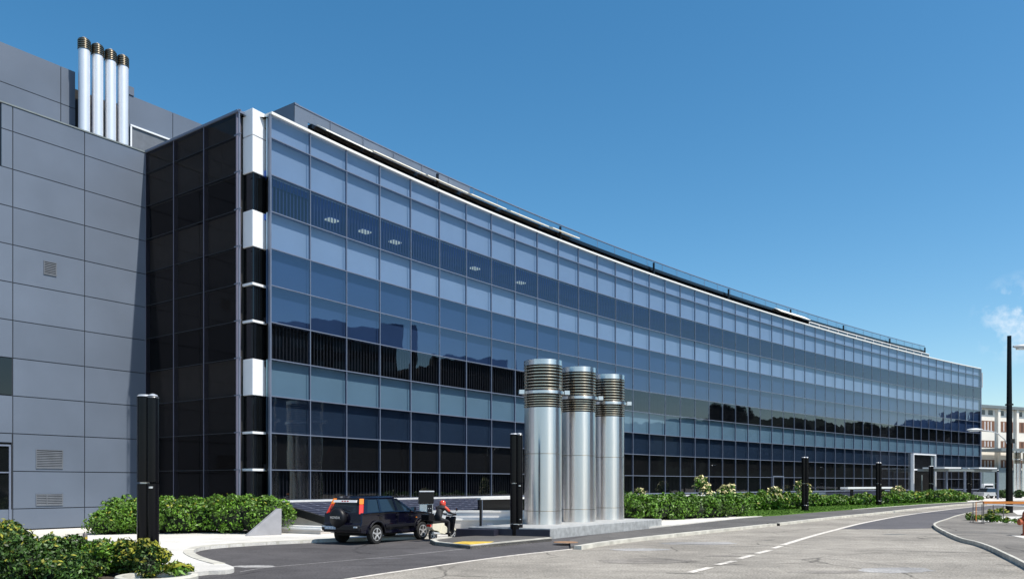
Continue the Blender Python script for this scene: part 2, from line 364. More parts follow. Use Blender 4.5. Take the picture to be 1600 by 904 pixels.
blob('road_stain', 1090, 848, 60, 2.2, 'stain_light', .0045, 5)
blob('road_stain', 1000, 858, 45, 2.0, 'stain_light', .0045, 6)
blob('road_stain', 1400, 890, 60, 4.5, 'stain_light', .0045, 8)
# bright concrete forecourt
fc_edge = [(-300, 1010), (120, 935), (300, 900.5), (352, 896.5), (366, 892.5), (352, 886), (328, 879.5), (311, 873), (302, 866), (313, 860), (340, 856), (400, 851.8), (450, 849.2), (520, 846.0), (571, 844.5), (646, 842.0), (690, 840), (735, 838.3)]
ev = [Vector(G(x, y, 0)[:2]) for x, y in fc_edge]
ev_s = smooth_line(ev, 3)
fore = ev_s+[Vector((1.2, 31.5)), Vector(G(1035, 824)[:2]), Vector(G(1157, 811)[:2]), Vector(G(1212, 806)[:2]), Vector(G(1440, 789)[:2]), Vector(G(1514, 785)[:2]), Vector(G(1600, 782)[:2]), Vector((130, 160)), Vector((-70, 150)), Vector((-60, 10)), Vector((-14, 6))]
sheet('forecourt', fore, .1, 'pavement', thick=.14)
# sidewalk along the road
kerb_line = [Vector(G(x, y)[:2]) for x, y in [(897, 857.5), (940, 850.5), (1000, 843), (1100, 832), (1202, 821), (1300, 809.5), (1364, 803), (1440, 794.5), (1514, 787.5), (1600, 783.4)]]
back_line = [Vector(G(x, y)[:2]) for x, y in [(1600, 782.4), (1514, 785), (1440, 789), (1212, 806.5), (1157, 811.5), (1035, 825.5), (930, 838), (890, 846)]]
ks = smooth_line(kerb_line, 4)
sheet('sidewalk', [p+Vector((-.1, .1)) for p in ks]+back_line, .085, 'sidewalk', thick=.11)
ribbon('kerb', ks, .26, -.02, .12, 'kerb', 1)
fk = smooth_line([Vector(G(x, y, 0)[:2]) for x, y in [(352, 886), (328, 879.5), (311, 873), (302, 866), (313, 860), (340, 856), (400, 851.8), (450, 849.2), (520, 846.0), (571, 844.5), (646, 842.0)]], 5)
ribbon('kerb', fk, .28, -.02, .118, 'kerb', -1)
# lawn
lawn = [G(*p, .1) for p in [(1150, 806.5), (1212, 804.8), (1260, 800.6), (1369, 792.2), (1440, 787.2), (1512, 783.4), (1505, 781.5), (1369, 784.5), (1250, 790), (1150, 795)]]
sheet('lawn', lawn, .125, 'grass', thick=.06)
# blades of grass on the lawn
def inpoly(x, y, P):
    c = False; j = len(P)-1
    for i in range(len(P)):
        if (P[i][1] > y) != (P[j][1] > y) and x < (P[j][0]-P[i][0])*(y-P[i][1])/(P[j][1]-P[i][1])+P[i][0]: c = not c
        j = i
    return c
def leaves_obj(name, pts, nrm, size, m, parent=None, up=0., long=1.0, seed=0):
    r = np.random.default_rng(seed); n = len(pts)
    d = nrm+r.normal(0, .75, (n, 3)); d[:, 2] += up; d /= np.linalg.norm(d, axis=1)[:, None]+1e-9
    a = np.cross(d, r.normal(0, 1, (n, 3))); a /= np.linalg.norm(a, axis=1)[:, None]+1e-9
    b = np.cross(d, a); s = size*(.6+.8*r.random(n))[:, None]
    a = a*s*long; b = b*s*.55
    V = np.stack([pts-a, pts+b*.9+d*s*.12, pts+a, pts-b*.9+d*s*.12], 1).reshape(-1, 3).astype(np.float32)
    me = bpy.data.meshes.new(name); me.vertices.add(4*n); me.vertices.foreach_set('co', V.ravel())
    me.loops.add(4*n); me.loops.foreach_set('vertex_index', np.arange(4*n, dtype=np.int32))
    me.polygons.add(n); me.polygons.foreach_set('loop_start', np.arange(0, 4*n, 4, dtype=np.int32)); me.polygons.foreach_set('loop_total', np.full(n, 4, np.int32))
    me.update(); me.validate(); me.materials.append(M[m])
    o = bpy.data.objects.new(name, me); COL.objects.link(o)
    if parent: o.parent = parent
    return o
# right pavement
rk = [Vector(G(x, y)[:2]) for x, y in [(1700, 789.5), (1600, 791.5), (1551.6, 795.9), (1503.7, 806), (1481.4, 813.6), (1466, 819), (1462, 824), (1478, 834), (1503.7, 845.5), (1529, 851.8), (1551.6, 860), (1572, 870), (1600, 884), (1700, 940), (1900, 1060)]]
rks = smooth_line(rk, 4)
sheet('right_pavement', rks+[Vector((30, 8)), Vector((60, 20)), Vector((110, 60))], .11, 'rsidewalk', thick=.15)
ribbon('kerb', rks[6*4-14:], .09, -.02, .14, 'kerb', 1)
ribbon('gutter_gap', rks[20:-12], .20, .004, .009, 'tar', 0)  # flat dark strip painted in for the shadowed gap at the kerb foot
sheet('sandy_patch', [G(*p, .11) for p in [(1530, 806.5), (1640, 806), (1800, 812), (1800, 826), (1640, 818), (1560, 816.5), (1528, 814)]], .116, 'pavement')
sheet('sandy_patch', [G(*p, .11) for p in [(1580, 797), (1640, 793), (1700, 792), (1700, 803), (1640, 803.5), (1590, 803.5)]], .116, 'pavement')
sheet('sandy_patch', [G(*p, .11) for p in [(1580, 836), (1700, 838), (1700, 848), (1620, 845)]], .116, 'pavement')
# island with the yellow patch
isl = [G(x, y, .1) for x, y in [(672, 843), (680, 847), (735, 852.5), (862, 840.5), (862, 836), (800, 834), (738, 836.5), (700, 839)]]
sheet('island', isl, .104, 'sidewalk', thick=.12)
ribbon('kerb', [Vector(p[:2]) for p in [isl[7], isl[0], isl[1], isl[2], isl[3]]], .16, -.02, .135, 'kerb', -1)
sheet('yellow_marking', [G(x, y, .1) for x, y in [(706, 848), (722, 845.4), (772, 845.6), (764, 848.5), (735, 850.2)]], .110, 'yellow')
mb = MB(); c = G(884, 850.5); mb.lathe([(.42, .0), (.42, .014)], (c.x, c.y, .085), 24); mh = mb.build('manhole_cover', 'rust')
tag(mh, 'rusty round manhole cover in the dark asphalt before the plinth', 'manhole cover')
mb = MB(); c = G(1208, 820.5); mb.cbox((c.x, c.y-.02, .06), .55, .35, .13); o = mb.build('kerb_drain', 'black_matt'); tag(o, 'small dark drain inlet set in the kerb beside the road', 'drain')

# ------------------------------------------------------------ the curved glass office building
CX, CY, RR, TH0 = 250.48040786, -150.50464829, 320.18227803, 2.52429234
PC = [-9.03249598, 24.80572265, -19.35824358, 4.27519431, -0.16942396]
SLEN = 108.587; NC = 48; CW = SLEN/NC
def Fp(s, off=0.):
    r = RR+np.polyval(PC, s/100)-off; a = TH0-s/RR; return Vector((CX+r*math.cos(a), CY+r*math.sin(a)))
ob = empty('office_building', (Fp(0).x, Fp(0).y, 0))
tag(ob, 'long curved office building with banded blue and black glass facade', 'office building')
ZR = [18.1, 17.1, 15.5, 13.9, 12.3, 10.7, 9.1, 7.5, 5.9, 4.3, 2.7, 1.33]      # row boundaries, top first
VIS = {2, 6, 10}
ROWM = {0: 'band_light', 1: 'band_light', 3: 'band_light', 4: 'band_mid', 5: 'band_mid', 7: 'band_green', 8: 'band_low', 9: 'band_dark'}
PORT = (44, 45, 46)          # columns taken by the entrance portal, set after fitting
def col_of(px):              # nearest column border seen at picture column px
    return min(range(NC+1), key=lambda i: abs(800+FOC*Fp(i*CW).x/Fp(i*CW).y-px))
p0, p1 = col_of(1426), col_of(1464); 
if p1-p0 < 2: p1 = p0+2
def strip(mb, off0, off1, za, zb, s0=0., s1=SLEN, n=NC, mi=0):   # closed curved bar
    for i in range(n):
        a, b = s0+(s1-s0)*i/n, s0+(s1-s0)*(i+1)/n
        q = [Fp(a, off0), Fp(b, off0), Fp(b, off1), Fp(a, off1)]
        V = [(*p, za) for p in q]+[(*p, zb) for p in q]
        fs = [(0, 1, 2, 3), (7, 6, 5, 4), (1, 0, 4, 5), (3, 2, 6, 7)]
        if i == 0: fs.append((0, 3, 7, 4))
        if i == n-1: fs.append((2, 1, 5, 6))
        mb.add(V, fs, mi)
# backings behind the glass
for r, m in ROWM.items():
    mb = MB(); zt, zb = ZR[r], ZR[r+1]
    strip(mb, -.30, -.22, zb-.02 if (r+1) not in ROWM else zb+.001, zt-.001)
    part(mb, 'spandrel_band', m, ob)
# floor slabs and rooms behind the window rows
for r in sorted(VIS):
    mb = MB(); strip(mb, -3.4, -.32, ZR[r]-.0, ZR[r]+.25); strip(mb, -3.4, -.32, ZR[r+1]-.3, ZR[r+1]-.05); strip(mb, -3.6, -3.4, ZR[r+1]-.3, ZR[r]+.25)
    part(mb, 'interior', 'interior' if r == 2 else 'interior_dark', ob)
    mb = MB(); n = int(SLEN/.20)
    for i in range(n):
        s = (i+.5)*SLEN/n
        a, b = Fp(s-.028, -.24), Fp(s+.028, -.24); c_ = Fp(s, -.28)
        mb.add([(*a, ZR[r+1]), (*b, ZR[r+1]), (*b, ZR[r]), (*a, ZR[r]), (*c_, ZR[r+1]), (*c_, ZR[r])], [(0, 1, 2, 3), (0, 3, 5, 4), (1, 4, 5, 2)])
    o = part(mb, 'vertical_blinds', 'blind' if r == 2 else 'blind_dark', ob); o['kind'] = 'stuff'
for i in (0, 1, 2, 3, 4, 7, 9):
    s = (i+.45)*CW; mb = MB(); a, b = Fp(s-.3, -2.4), Fp(s+.3, -2.4); c_, d_ = Fp(s+.3, -2.0), Fp(s-.3, -2.0)
    mb.prism([a, b, c_, d_], ZR[2]-.09, ZR[2]-.02); part(mb, 'ceiling_light', 'light_fix', ob)
# panes, each a little out of true
pane_stuff = MB(); mid_stuff = MB()
for r in range(11):
    for i in range(NC):
        a, b = i*CW+.02, (i+1)*CW-.02; zt, zb = ZR[r]-.02, ZR[r+1]+.02
        j = [random.uniform(-.006, .006) for _ in range(3)]
        q = [Fp(a, j[0]), Fp(b, j[1]), Fp(b, j[1]+j[2]), Fp(a, j[0]+j[2])]
        V = [(*q[0], zb), (*q[1], zb), (*q[2], zt), (*q[3], zt)]
        if r in VIS and i < 33:
            mb = MB(); mb.add(V, [(0, 1, 2, 3)]); part(mb, 'window_pane', 'fascia_glass', ob, recalc=False)
        else: (mid_stuff if r in (4, 5) else pane_stuff).add(V, [(0, 1, 2, 3)])
o = part(pane_stuff, 'glass_panel', 'fascia_glass', ob, recalc=False); o['kind'] = 'stuff'
o = part(mid_stuff, 'glass_panel', 'mid_glass', ob, recalc=False); o['kind'] = 'stuff'
# mullions and transoms
for i in range(NC+1):
    p = Fp(i*CW, .0); t = (Fp(i*CW+.1)-Fp(i*CW-.1)).normalized(); nn = Vector((t.y, -t.x))
    zb = 1.2
    mb = MB(); o_ = p-t*.022-nn*.2
    w = .018 if i else .03
    mb.box((*(p-t*w-nn*.10), zb), (*(t*2*w), 0), (*(nn*.125), 0), (0, 0, 18.12-zb)); part(mb, 'mullion', 'mullion', ob)
for r in range(1, 12):
    z = ZR[r]; h = .02 if r < 11 else .05
    mb = MB()
    strip(mb, -.2, .03, z-h, z+h)
    part(mb, 'transom', 'mullion', ob)
mb = MB(); strip(mb, -.9, .08, 18.1, 18.21); part(mb, 'cornice', 'cornice', ob)
M['tan'] = mat('tan', (.62, .42, .16), .8, 0, .1, 2)
mb = MB(); strip(mb, -.90, -.82, 18.21, 18.50, 3.6, 40, 18); part(mb, 'timber_trim', 'tan', ob)
# solid core behind everything (roof deck)
mb = MB(); P = [Fp(i*CW*4, -3.7) for i in range(13)]; Q = [Fp(i*CW*4, -24) for i in range(13)][::-1]
mb.prism(P+Q, .0, 17.9); part(mb, 'core', 'bldg_dark', ob)
mb = MB(); strip(mb, -3.8, -.33, 17.6, 18.05); part(mb, 'roof_deck', 'roof_grey', ob)
# base wall under the glass
mb = MB(); strip(mb, -.5, -.06, 0, 1.28); part(mb, 'base_wall', 'tile_dark', ob)
# far end return
mb = MB(); a, b = Fp(SLEN, .03), Fp(SLEN, -3.8); t = (Fp(SLEN)-Fp(SLEN-.1)).normalized()
mb.box((*a, 0), (*(t*.3), 0), (*(b-a), 0), (0, 0, 18.1)); part(mb, 'end_wall', 'grey_panel', ob)
mb = MB(); q = Fp(SLEN+.36, .1); mb.tube([(*q, 15.5), (*q, 17.6)], .07, 8); part(mb, 'flue', 'white', ob)
# small door outline in the bottom row
dc = col_of(1205)
mb = MB()
for s in (dc*CW+.05, dc*CW+CW-.2):
    a, b = Fp(s, .06), Fp(s+.09, .06); c_, d_ = Fp(s+.09, .12), Fp(s, .12); mb.prism([a, b, c_, d_], .1, 2.75)
strip(mb, .06, .12, 2.75, 2.84, dc*CW+.05, dc*CW+CW-.11, 1); part(mb, 'door_frame', 'mullion', ob)
# ---- rooftop terrace: eave, fascia, awnings, railing
S_E = SLEN-13.5
S0 = 2.6
mb = MB(); strip(mb, -1.75, -1.45, 19.2, 19.42, S0+1.0, S_E, 46); strip(mb, -5.5, -1.75, 19.25, 19.4, S0+1.0, S_E, 46); part(mb, 'terrace_eave', 'black_metal', ob)
mb = MB(); strip(mb, -5.6, -5.4, 18.0, 19.25, S0, S_E, 46); part(mb, 'terrace_wall', 'win_dark', ob)
mb = MB(); strip(mb, -1.55, -1.5, 19.42, 20.0, S0, S0+13, 8); part(mb, 'parapet', 'grey_panel', ob)
mb = MB(); q = [Fp(S0, -1.5), Fp(S0+.25, -1.5), Fp(S0+.25, -6), Fp(S0, -6)]; mb.prism(q, 17.9, 20.08)
q = [Fp(S0+.25, -1.5), Fp(S0+.8, -1.5), Fp(S0+.8, -1.7), Fp(S0+.25, -1.7)]; mb.prism(q, 17.9, 20.05); part(mb, 'terrace_end_wall', 'grey_panel', ob)
M['rail_glass'] = glass('rail_glass', (.80, .84, .86), 1.3)
mb = MB(); strip(mb, -1.52, -1.51, 19.42, 19.98, S0+13, S_E, 40); part(mb, 'balustrade_glass', 'rail_glass', ob)
mb = MB(); strip(mb, -1.56, -1.47, 19.98, 20.03, S0, S_E, 46)
for i in range(1, 49):
    s = S0+i*CW*.98
    if s < S_E: p = Fp(s, -1.45); mb.tube([(*p, 19.4), (*p, 20.0)], .016, 5)
part(mb, 'railing', 'mullion', ob)
for s in (12.5, 24.5, 36.5, 48.5, 60.5, 72.5, 84.5, 94.5):
    mb = MB(); p = Fp(s, -1.25); mb.tube([(*p, 18.1), (*p, 19.75)], .09, 6); part(mb, 'terrace_post', 'black_metal', ob)
for (sa, sb, drop) in [(S0+1.3, S0+4.4, .5), (S0+4.5, S0+8.4, .34), (S0+8.6, S0+12.0, .3), (S0+12.3, S0+15.6, .26), (S0+16, S0+20, .26), (S0+20.4, S0+23.5, .2), (57.5, 63.8, .5)]:
    mb = MB(); q = [Fp(sa, -.75), Fp(sb, -.75), Fp(sb, -1.44), Fp(sa, -1.44)]
    V = [(*q[0], 19.36-drop*.55), (*q[1], 19.36-drop*.55), (*q[2], 19.5), (*q[3], 19.5)]; V += [(v[0], v[1], v[2]-.05) for v in V]
    mb.add(V, [(0, 1, 2, 3), (7, 6, 5, 4), (0, 4, 5, 1), (1, 5, 6, 2), (2, 6, 7, 3), (3, 7, 4, 0)]); part(mb, 'awning', 'cream_white', ob)
# low glass guard at the far end of the terrace
mb = MB(); strip(mb, -1.1, -1.02, 18.3, 18.9, 64, S_E, 14); part(mb, 'guard_rail', 'win_dark', ob)
mb = MB()
for i in range(15):
    p = Fp(64+i*(S_E-64)/14, -.98); mb.tube([(*p, 18.2), (*p, 18.95)], .03, 5)
strip(mb, -1.01, -.96, 18.9, 18.97, 64, S_E, 14); part(mb, 'guard_post', 'white', ob)
# ---- dark side wall and corner
I0 = Vector((-17.75, 38.8)); ud = Vector((.812, -.584)).normalized(); nd = Vector((-.584, -.812)).normalized()
DW = 2.4; DL = 3*DW
bk = MB(); 
for r in range(11):
    m = 3 if r in VIS else (0 if r in (0, 1, 3, 7) else 1 if r in (4, 5, 8) else 2)
    bk.box((*(I0-nd*.22), ZR[r+1] if r < 10 else 0), (*(ud*DL), 0), (*(nd*-.2), 0), (0, 0, ZR[r]-(ZR[r+1] if r < 10 else 0)), m)
M['dk_light'] = mat('dk_light', (.24, .21, .17), .8, 0, .05); M['dk_mid'] = mat('dk_mid', (.09, .08, .07), .8, 0, .05)
part(bk, 'side_wall_backing', ['dk_light', 'dk_mid', 'band_dark', 'black_matt'], ob)
mb = MB()
for r in range(11):
    for i in range(3):
        a = I0+ud*(i*DW+.02); b = I0+ud*((i+1)*DW-.02); j = random.uniform(-.004, .004)
        mb.add([(*(a+nd*j), ZR[r+1]+.015), (*b, ZR[r+1]+.015), (*b, ZR[r]-.015), (*(a+nd*j), ZR[r]-.015)], [(0, 1, 2, 3)])
part(mb, 'side_wall_glass', 'dark_wall_glass', ob, recalc=False)
for i in range(4):
    mb = MB(); p = I0+ud*(i*DW-.02)-nd*.2; mb.box((*p, .1), (*(ud*.045), 0), (*(nd*.22), 0), (0, 0, 18.0)); part(mb, 'side_mullion', 'dark_mullion', ob)
mb = MB()
for r in range(1, 11): mb.box((*(I0-nd*.15), ZR[r]-.012), (*(ud*DL), 0), (*(nd*.162), 0), (0, 0, .024))
part(mb, 'side_transom', 'joint', ob)
mb = MB(); mb.box((*(I0-nd*.5), 18.1), (*(ud*(DL+.15)), 0), (*(nd*.56), 0), (0, 0, .1)); part(mb, 'side_coping', 'mullion', ob)
Ge = I0+ud*DL
# corner column
Cc = Vector((-11.15, 34.42)); uc = Vector((.5, .866)); ul = -ud
def quadcol(mb, z0, z1, ins, mi):
    c = Cc+(uc+ul)*ins; L1, L2 = .76-ins, .68-ins
    mb.prism([c, c+uc*L1, c+uc*L1+ul*L2, c+ul*L2], z0, z1, mi)
for r in range(11):
    zt, zb = ZR[r], ZR[r+1] if r < 10 else 0
    mq = MB()
    if r in (0, 1, 3, 7): quadcol(mq, zb+.02, zt-(.02 if r else -.14), 0, 0); part(mq, 'corner_column_panel', 'white_panel', ob, bevel=.01)
    else: quadcol(mq, zb, zt, .05, 0); part(mq, 'corner_column', 'black_glass', ob)
for r in (5, 6, 9, 10): mq = MB(); quadcol(mq, ZR[r]-.05, ZR[r]+.05, -.03, 0); part(mq, 'corner_column_ledge', 'white_panel', ob)
mb = MB(); q = [Ge, Ge+ul*.0+Vector((.25, .3)), Cc+uc*.9+Vector((-.25, .35)), Fp(0)+Vector((-.12, .08)), Fp(1.5, -2.5), Ge-nd*4]
mb.prism(q, 0, 18.0); part(mb, 'corner_recess', 'black_matt', ob)
mb = MB(); p = Ge+ud*.28+nd*.06; mb.box((*p, .1), (*(ud*.045), 0), (*(nd*.05), 0), (0, 0, 18.05))
for r in range(0, 11): mb.box((*(Ge-ud*.05+nd*.05), ZR[r]-.02), (*(ud*.45), 0), (*(nd*.04), 0), (0, 0, .04))
part(mb, 'corner_bracket', 'mullion', ob)
# ---- entrance portal
def s_at(px): return min((k*.02 for k in range(int(SLEN/.02))), key=lambda q: abs(800+FOC*Fp(q, .3).x/Fp(q, .3).y-px))
sa, sb = s_at(1428), s_at(1461.5)
def pbox(mb, s0_, s1_, o0, o1, z0, z1, mi=0): mb.prism([Fp(s0_, o0), Fp(s1_, o0), Fp(s1_, o1), Fp(s0_, o1)], z0, z1, mi)
mb = MB(); pbox(mb, sa-.16, sa, -.1, .34, 0, 5.68); pbox(mb, sb, sb+.16, -.1, .34, 0, 5.68); pbox(mb, sa-.16, sb+.16, -.1, .34, 5.68, 5.83)
pbox(mb, sa, sb-1.2, .15, .3, 3.75, 3.92); part(mb, 'portal_frame', 'white_panel', ob)
mb = MB(); pbox(mb, sa, sb, -.05, .08, 0, 5.65); part(mb, 'portal_opening', 'black_metal', ob)
mb = MB(); pbox(mb, sa+2.6, sa+2.85, .1, .14, 1.0, 3.2); part(mb, 'portal_door', 'glaze_grey', ob)
mb = MB(); pbox(mb, sb-.9, sb-.4, .1, .16, .5, 5.6); part(mb, 'portal_side_light', 'glaze_grey', ob)

# ------------------------------------------------------------ grey laboratory block
gd = Vector((.584, .812)).normalized(); gn = Vector((.812, -.584)).normalized(); gp = Vector((-21.2, 34.0))
gb = empty('laboratory_building', (gp.x, gp.y, 0)); tag(gb, 'grey metal panelled block at left with small louvred vents', 'building')
def gw(t, o=0.): p = gp+gd*t+gn*o; return p
T1 = (I0-gp).dot(gd)
seams = [-35.4+2.95*i for i in range(13)]+[3.02, T1]
seams = sorted(set([round(x, 3) for x in [-2.95*k for k in range(12, 0, -1)]+[0, 3.0, T1]]))
zz = [.14, 1.03]+[2.63+1.6*k for k in range(10)]+[18.1]; zz[-2] = 17.03
mb = MB(); a, b, c_, d_ = gw(seams[0], -.04), gw(T1, -.04), gw(T1, -10), gw(seams[0], -10); mb.prism([a, b, c_, d_], 0, 18.05); part(mb, 'wall', 'joint', gb)
def panels(mb, T, ZZ, off, gap=.018, th=.05, skip=()):
    for i in range(len(T)-1):
        for j in range(len(ZZ)-1):
            if (i, j) in skip: continue
            mb.box((*gw(T[i]+gap, off-th), ZZ[j]+gap), (*(gd*(T[i+1]-T[i]-2*gap)), 0), (*(gn*(th+random.uniform(-.002, .002))), 0), (0, 0, ZZ[j+1]-ZZ[j]-2*gap))
mb = MB(); iseg = seams.index(0)
sk = {(iseg-1, 4), (iseg-1, 1), (iseg-1, 2)}
sk2 = {(iseg-1, j) for j in (10, 11)}
panels(mb, seams, zz, 0, skip=sk | sk2); part(mb, 'cladding', 'grey_panel', gb)
# top notch left of the first seam: set-back dark face
tn = -.45
mb = MB(); panels(mb, [tn, 0], zz[10:], 0); part(mb, 'cladding_strip', 'grey_panel', gb)
mb = MB(); mb.box((*gw(-2.95, -.035), zz[10]), (*(gd*(2.95+tn)), 0), (*(gn*.02), 0), (0, 0, 2.6)); part(mb, 'recess_panel', 'black_glass', gb)
mb = MB(); mb.box((*gw(-12, -.3), 18.1), (*(gd*(12+T1)), 0), (*(gn*.33), 0), (0, 0, .06)); part(mb, 'coping', 'roof_grey', gb)
# window, doorway on the left edge
mb = MB(); mb.box((*gw(-2.9, -.03), zz[4]+.03), (*(gd*2.87), 0), (*(gn*.02), 0), (0, 0, 1.55)); part(mb, 'window', 'black_glass', gb)
mb = MB(); mb.box((*gw(-2.9, -.03), .1), (*(gd*2.85), 0), (*(gn*.02), 0), (0, 0, 4.1))
dr = part(mb, 'door', 'black_glass', gb)
mb = MB()
mb.box((*gw(-.16, 0), .55), (*(gd*.07), 0), (*(gn*.05), 0), (0, 0, 3.15)); mb.box((*gw(-2.8, 0), 3.68), (*(gd*2.7), 0), (*(gn*.05), 0), (0, 0, .07)); mb.box((*gw(-2.8, 0), 2.55), (*(gd*2.65), 0), (*(gn*.04), 0), (0, 0, .05)); mb.box((*gw(-2.8, 0), .45), (*(gd*2.7), 0), (*(gn*.05), 0), (0, 0, .08))
o = mb.build('door_frame', 'mullion', dr); o.matrix_parent_inverse = Matrix.Translation((-gp.x, -gp.y, 0))
mb = MB(); mb.box((*gw(-2.9, -.028), 3.85), (*(gd*2.86), 0), (*(gn*.03), 0), (0, 0, .36)); part(mb, 'door_surround', 'grey_panel', gb); mb = MB(); mb.box((*gw(-2.9, -.0), .05), (*(gd*2.75), 0), (*(gn*.02), 0), (0, 0, .4)); part(mb, 'door_surround', 'grey_panel', gb)
def tg(px): # wall parameter seen at picture column px
    u = (px-800)/FOC; return (u*gp.y-gp.x)/(gd.x-u*gd.y)
def vent(xa, xb, ya, yb, split=None):
    ta, tb = tg(xa), tg(xb); D = gw((ta+tb)/2).y; za, zb = Z(yb, D), Z(ya, D)
    mb = MB(); mb.box((*gw(ta, .0), za), (*(gd*(tb-ta)), 0), (*(gn*.004), 0), (0, 0, zb-za), 1)
    e = .03
    mb.box((*gw(ta, .004), za), (*(gd*e), 0), (*(gn*.03), 0), (0, 0, zb-za)); mb.box((*gw(tb-e, .004), za), (*(gd*e), 0), (*(gn*.03), 0), (0, 0, zb-za))
    mb.box((*gw(ta, .004), zb-e), (*(gd*(tb-ta)), 0), (*(gn*.032), 0), (0, 0, e)); mb.box((*gw(ta, .004), za), (*(gd*(tb-ta)), 0), (*(gn*.032), 0), (0, 0, e))
    k = 0; z = za+.05
    while z < zb-.06:
        p = gw(ta+e, .006); q = [(*p, z), (*(p+gn*.025), z-.015), (*(p+gn*.025+gd*(tb-ta-2*e)), z-.015), (*(p+gd*(tb-ta-2*e)), z)]
        V = q+[(v[0], v[1], v[2]+.035) for v in q]; mb.add(V, [(0, 1, 2, 3), (7, 6, 5, 4), (0, 4, 5, 1), (1, 5, 6, 2), (2, 6, 7, 3), (3, 7, 4, 0)]); z += .075
    if split: t = ta+(tb-ta)*split; mb.box((*gw(t, .004), za), (*(gd*e), 0), (*(gn*.04), 0), (0, 0, zb-za))
    part(mb, 'vent', ['louvre', 'joint'], gb)
vent(68, 88, 409, 430); vent(56, 98, 702, 731.5); vent(56, 98, 771, 789, .38)
# upper set-back block
ut = lambda px, o: (lambda u, q: (u*q.y-q.x)/(gd.x-u*gd.y))((px-800)/FOC, gp+gn*o)
zu = [17.5, 19.25, 21.25, 23.15]
tL, tR0, tR1, tR2 = ut(118, -5), ut(201, -5), ut(270, -5), ut(345, -5)
mb = MB(); mb.prism([gw(-14, -5.05), gw(tL, -5.05), gw(tL, -14), gw(-14, -14)], 17, 23.1); mb.prism([gw(tR0+.1, -5.05), gw(22, -5.05), gw(22, -14), gw(tR0+.1, -14)], 17, 23.05); part(mb, 'upper_wall', 'joint', gb)
mb = MB(); mb.prism([gw(tL+.01, -5.9), gw(tR0, -5.9), gw(tR0, -13), gw(tL+.01, -13)], 17, 22.7); part(mb, 'pipe_recess', 'black_matt', gb)
mb = MB(); t95 = ut(95, -5)
panels(mb, [t95-9, t95-6, t95-3, t95, tL], zu, -5); part(mb, 'upper_cladding', 'grey_panel', gb)
mb = MB(); panels(mb, [tR0, tR1], [21.1-1.6, 23.1], -5); panels(mb, [tR1, tR1+3, tR1+6, tR1+9], [19.3, 23.1], -5); mb.box((*gw(tR0-.02, -5.1), 23.1), (*(gd*.3), 0), (*(gn*.15), 0), (0, 0, .45)); part(mb, 'upper_cladding_right', 'grey_panel', gb)
mb = MB(); ta, tb = tR0+.03, ut(272, -4.9); zt = Z(194, gw(ta, -4.9).y); L = tb-ta
mb.box((*gw(ta, -4.95), 18), (*(gd*.09), 0), (*(gn*.08), 0), (0, 0, zt-18)); mb.box((*gw(ta, -4.95), zt-.09), (*(gd*L), 0), (*(gn*.09), 0), (0, 0, .09)); mb.box((*gw(tb-.09, -4.95), 18), (*(gd*.09), 0), (*(gn*.08), 0), (0, 0, zt-18.09)); o = part(mb, 'roof_window_frame', 'white_panel', gb)
mb = MB(); mb.box((*gw(ta+.09, -4.97), 18), (*(gd*(L-.18)), 0), (*(gn*.03), 0), (0, 0, zt-18.1)); part(mb, 'roof_window', 'louvre', gb)
# rooftop pipes
names = ['leftmost and nearest', 'second from the left', 'third from the left', 'rightmost and farthest']
for k, (px, py) in enumerate([(131.5, 63), (152.2, 71), (172.5, 80.5), (192, 89)]):
    t = ut(px, -4.2); p = gw(t, -4.2); zt = 24.55
    e = empty('exhaust_pipe', (p.x, p.y, 17.6)); tag(e, 'slim silver rooftop exhaust pipe, %s of the four' % names[k], 'exhaust pipe', 'exhaust pipes on the grey roof')
    h = zt-17.6; r = .27
    mb = MB(); mb.lathe([(r, 0), (r, h-.55)], seg=24); mb.build('pipe', 'steel_bright', e, smooth=True)
    mb = MB(); pr = [(r*.85, h-.56)]
    for q in range(5): z0 = h-.53+q*.10; pr += [(r*.85, z0), (r*1.12, z0+.01), (r*1.12, z0+.055), (r*.85, z0+.06)]
    pr += [(r*1.0, h-.02), (r*.9, h)]; mb.lathe(pr, seg=24); mb.build('vent_cap', 'steel_dark', e, smooth=True)
    mb = MB(); mb.lathe([(.1, 0), (.16, .06), (.02, .14)], (0, 0, h), 12); mb.build('cap_tip', 'steel_bright', e, smooth=True)

# ------------------------------------------------------------ exhaust stacks on the granite plinth
A0 = Vector(G(732.5, 838.5)[:2]); B0 = Vector(G(860, 842)[:2]); C0 = Vector(G(1034, 823.5)[:2])
bc = (C0-B0).normalized(); D0 = C0+(A0-B0)*.9
mb = MB(); mb.prism([A0, B0, C0, D0], 0, .41); pl = mb.build('stack_plinth', 'granite', bevel=.015)
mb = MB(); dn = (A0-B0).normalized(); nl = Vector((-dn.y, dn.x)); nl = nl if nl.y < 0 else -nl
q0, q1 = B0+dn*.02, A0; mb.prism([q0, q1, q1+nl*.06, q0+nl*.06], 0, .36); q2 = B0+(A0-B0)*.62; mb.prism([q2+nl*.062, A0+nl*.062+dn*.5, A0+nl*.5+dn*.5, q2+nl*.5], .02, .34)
M['dark_stone'] = mat('dark_stone', (.02, .02, .035), .5, 0, .15, 4); o = mb.build('side_cladding', 'dark_stone'); o.parent = pl  # dark boxes against the plinth's left side
tag(pl, 'pale granite plinth beneath the three big steel stacks', 'plinth')
SP = [(848.5, 33.75), (903, 35.9), (949.5, 38.3)]
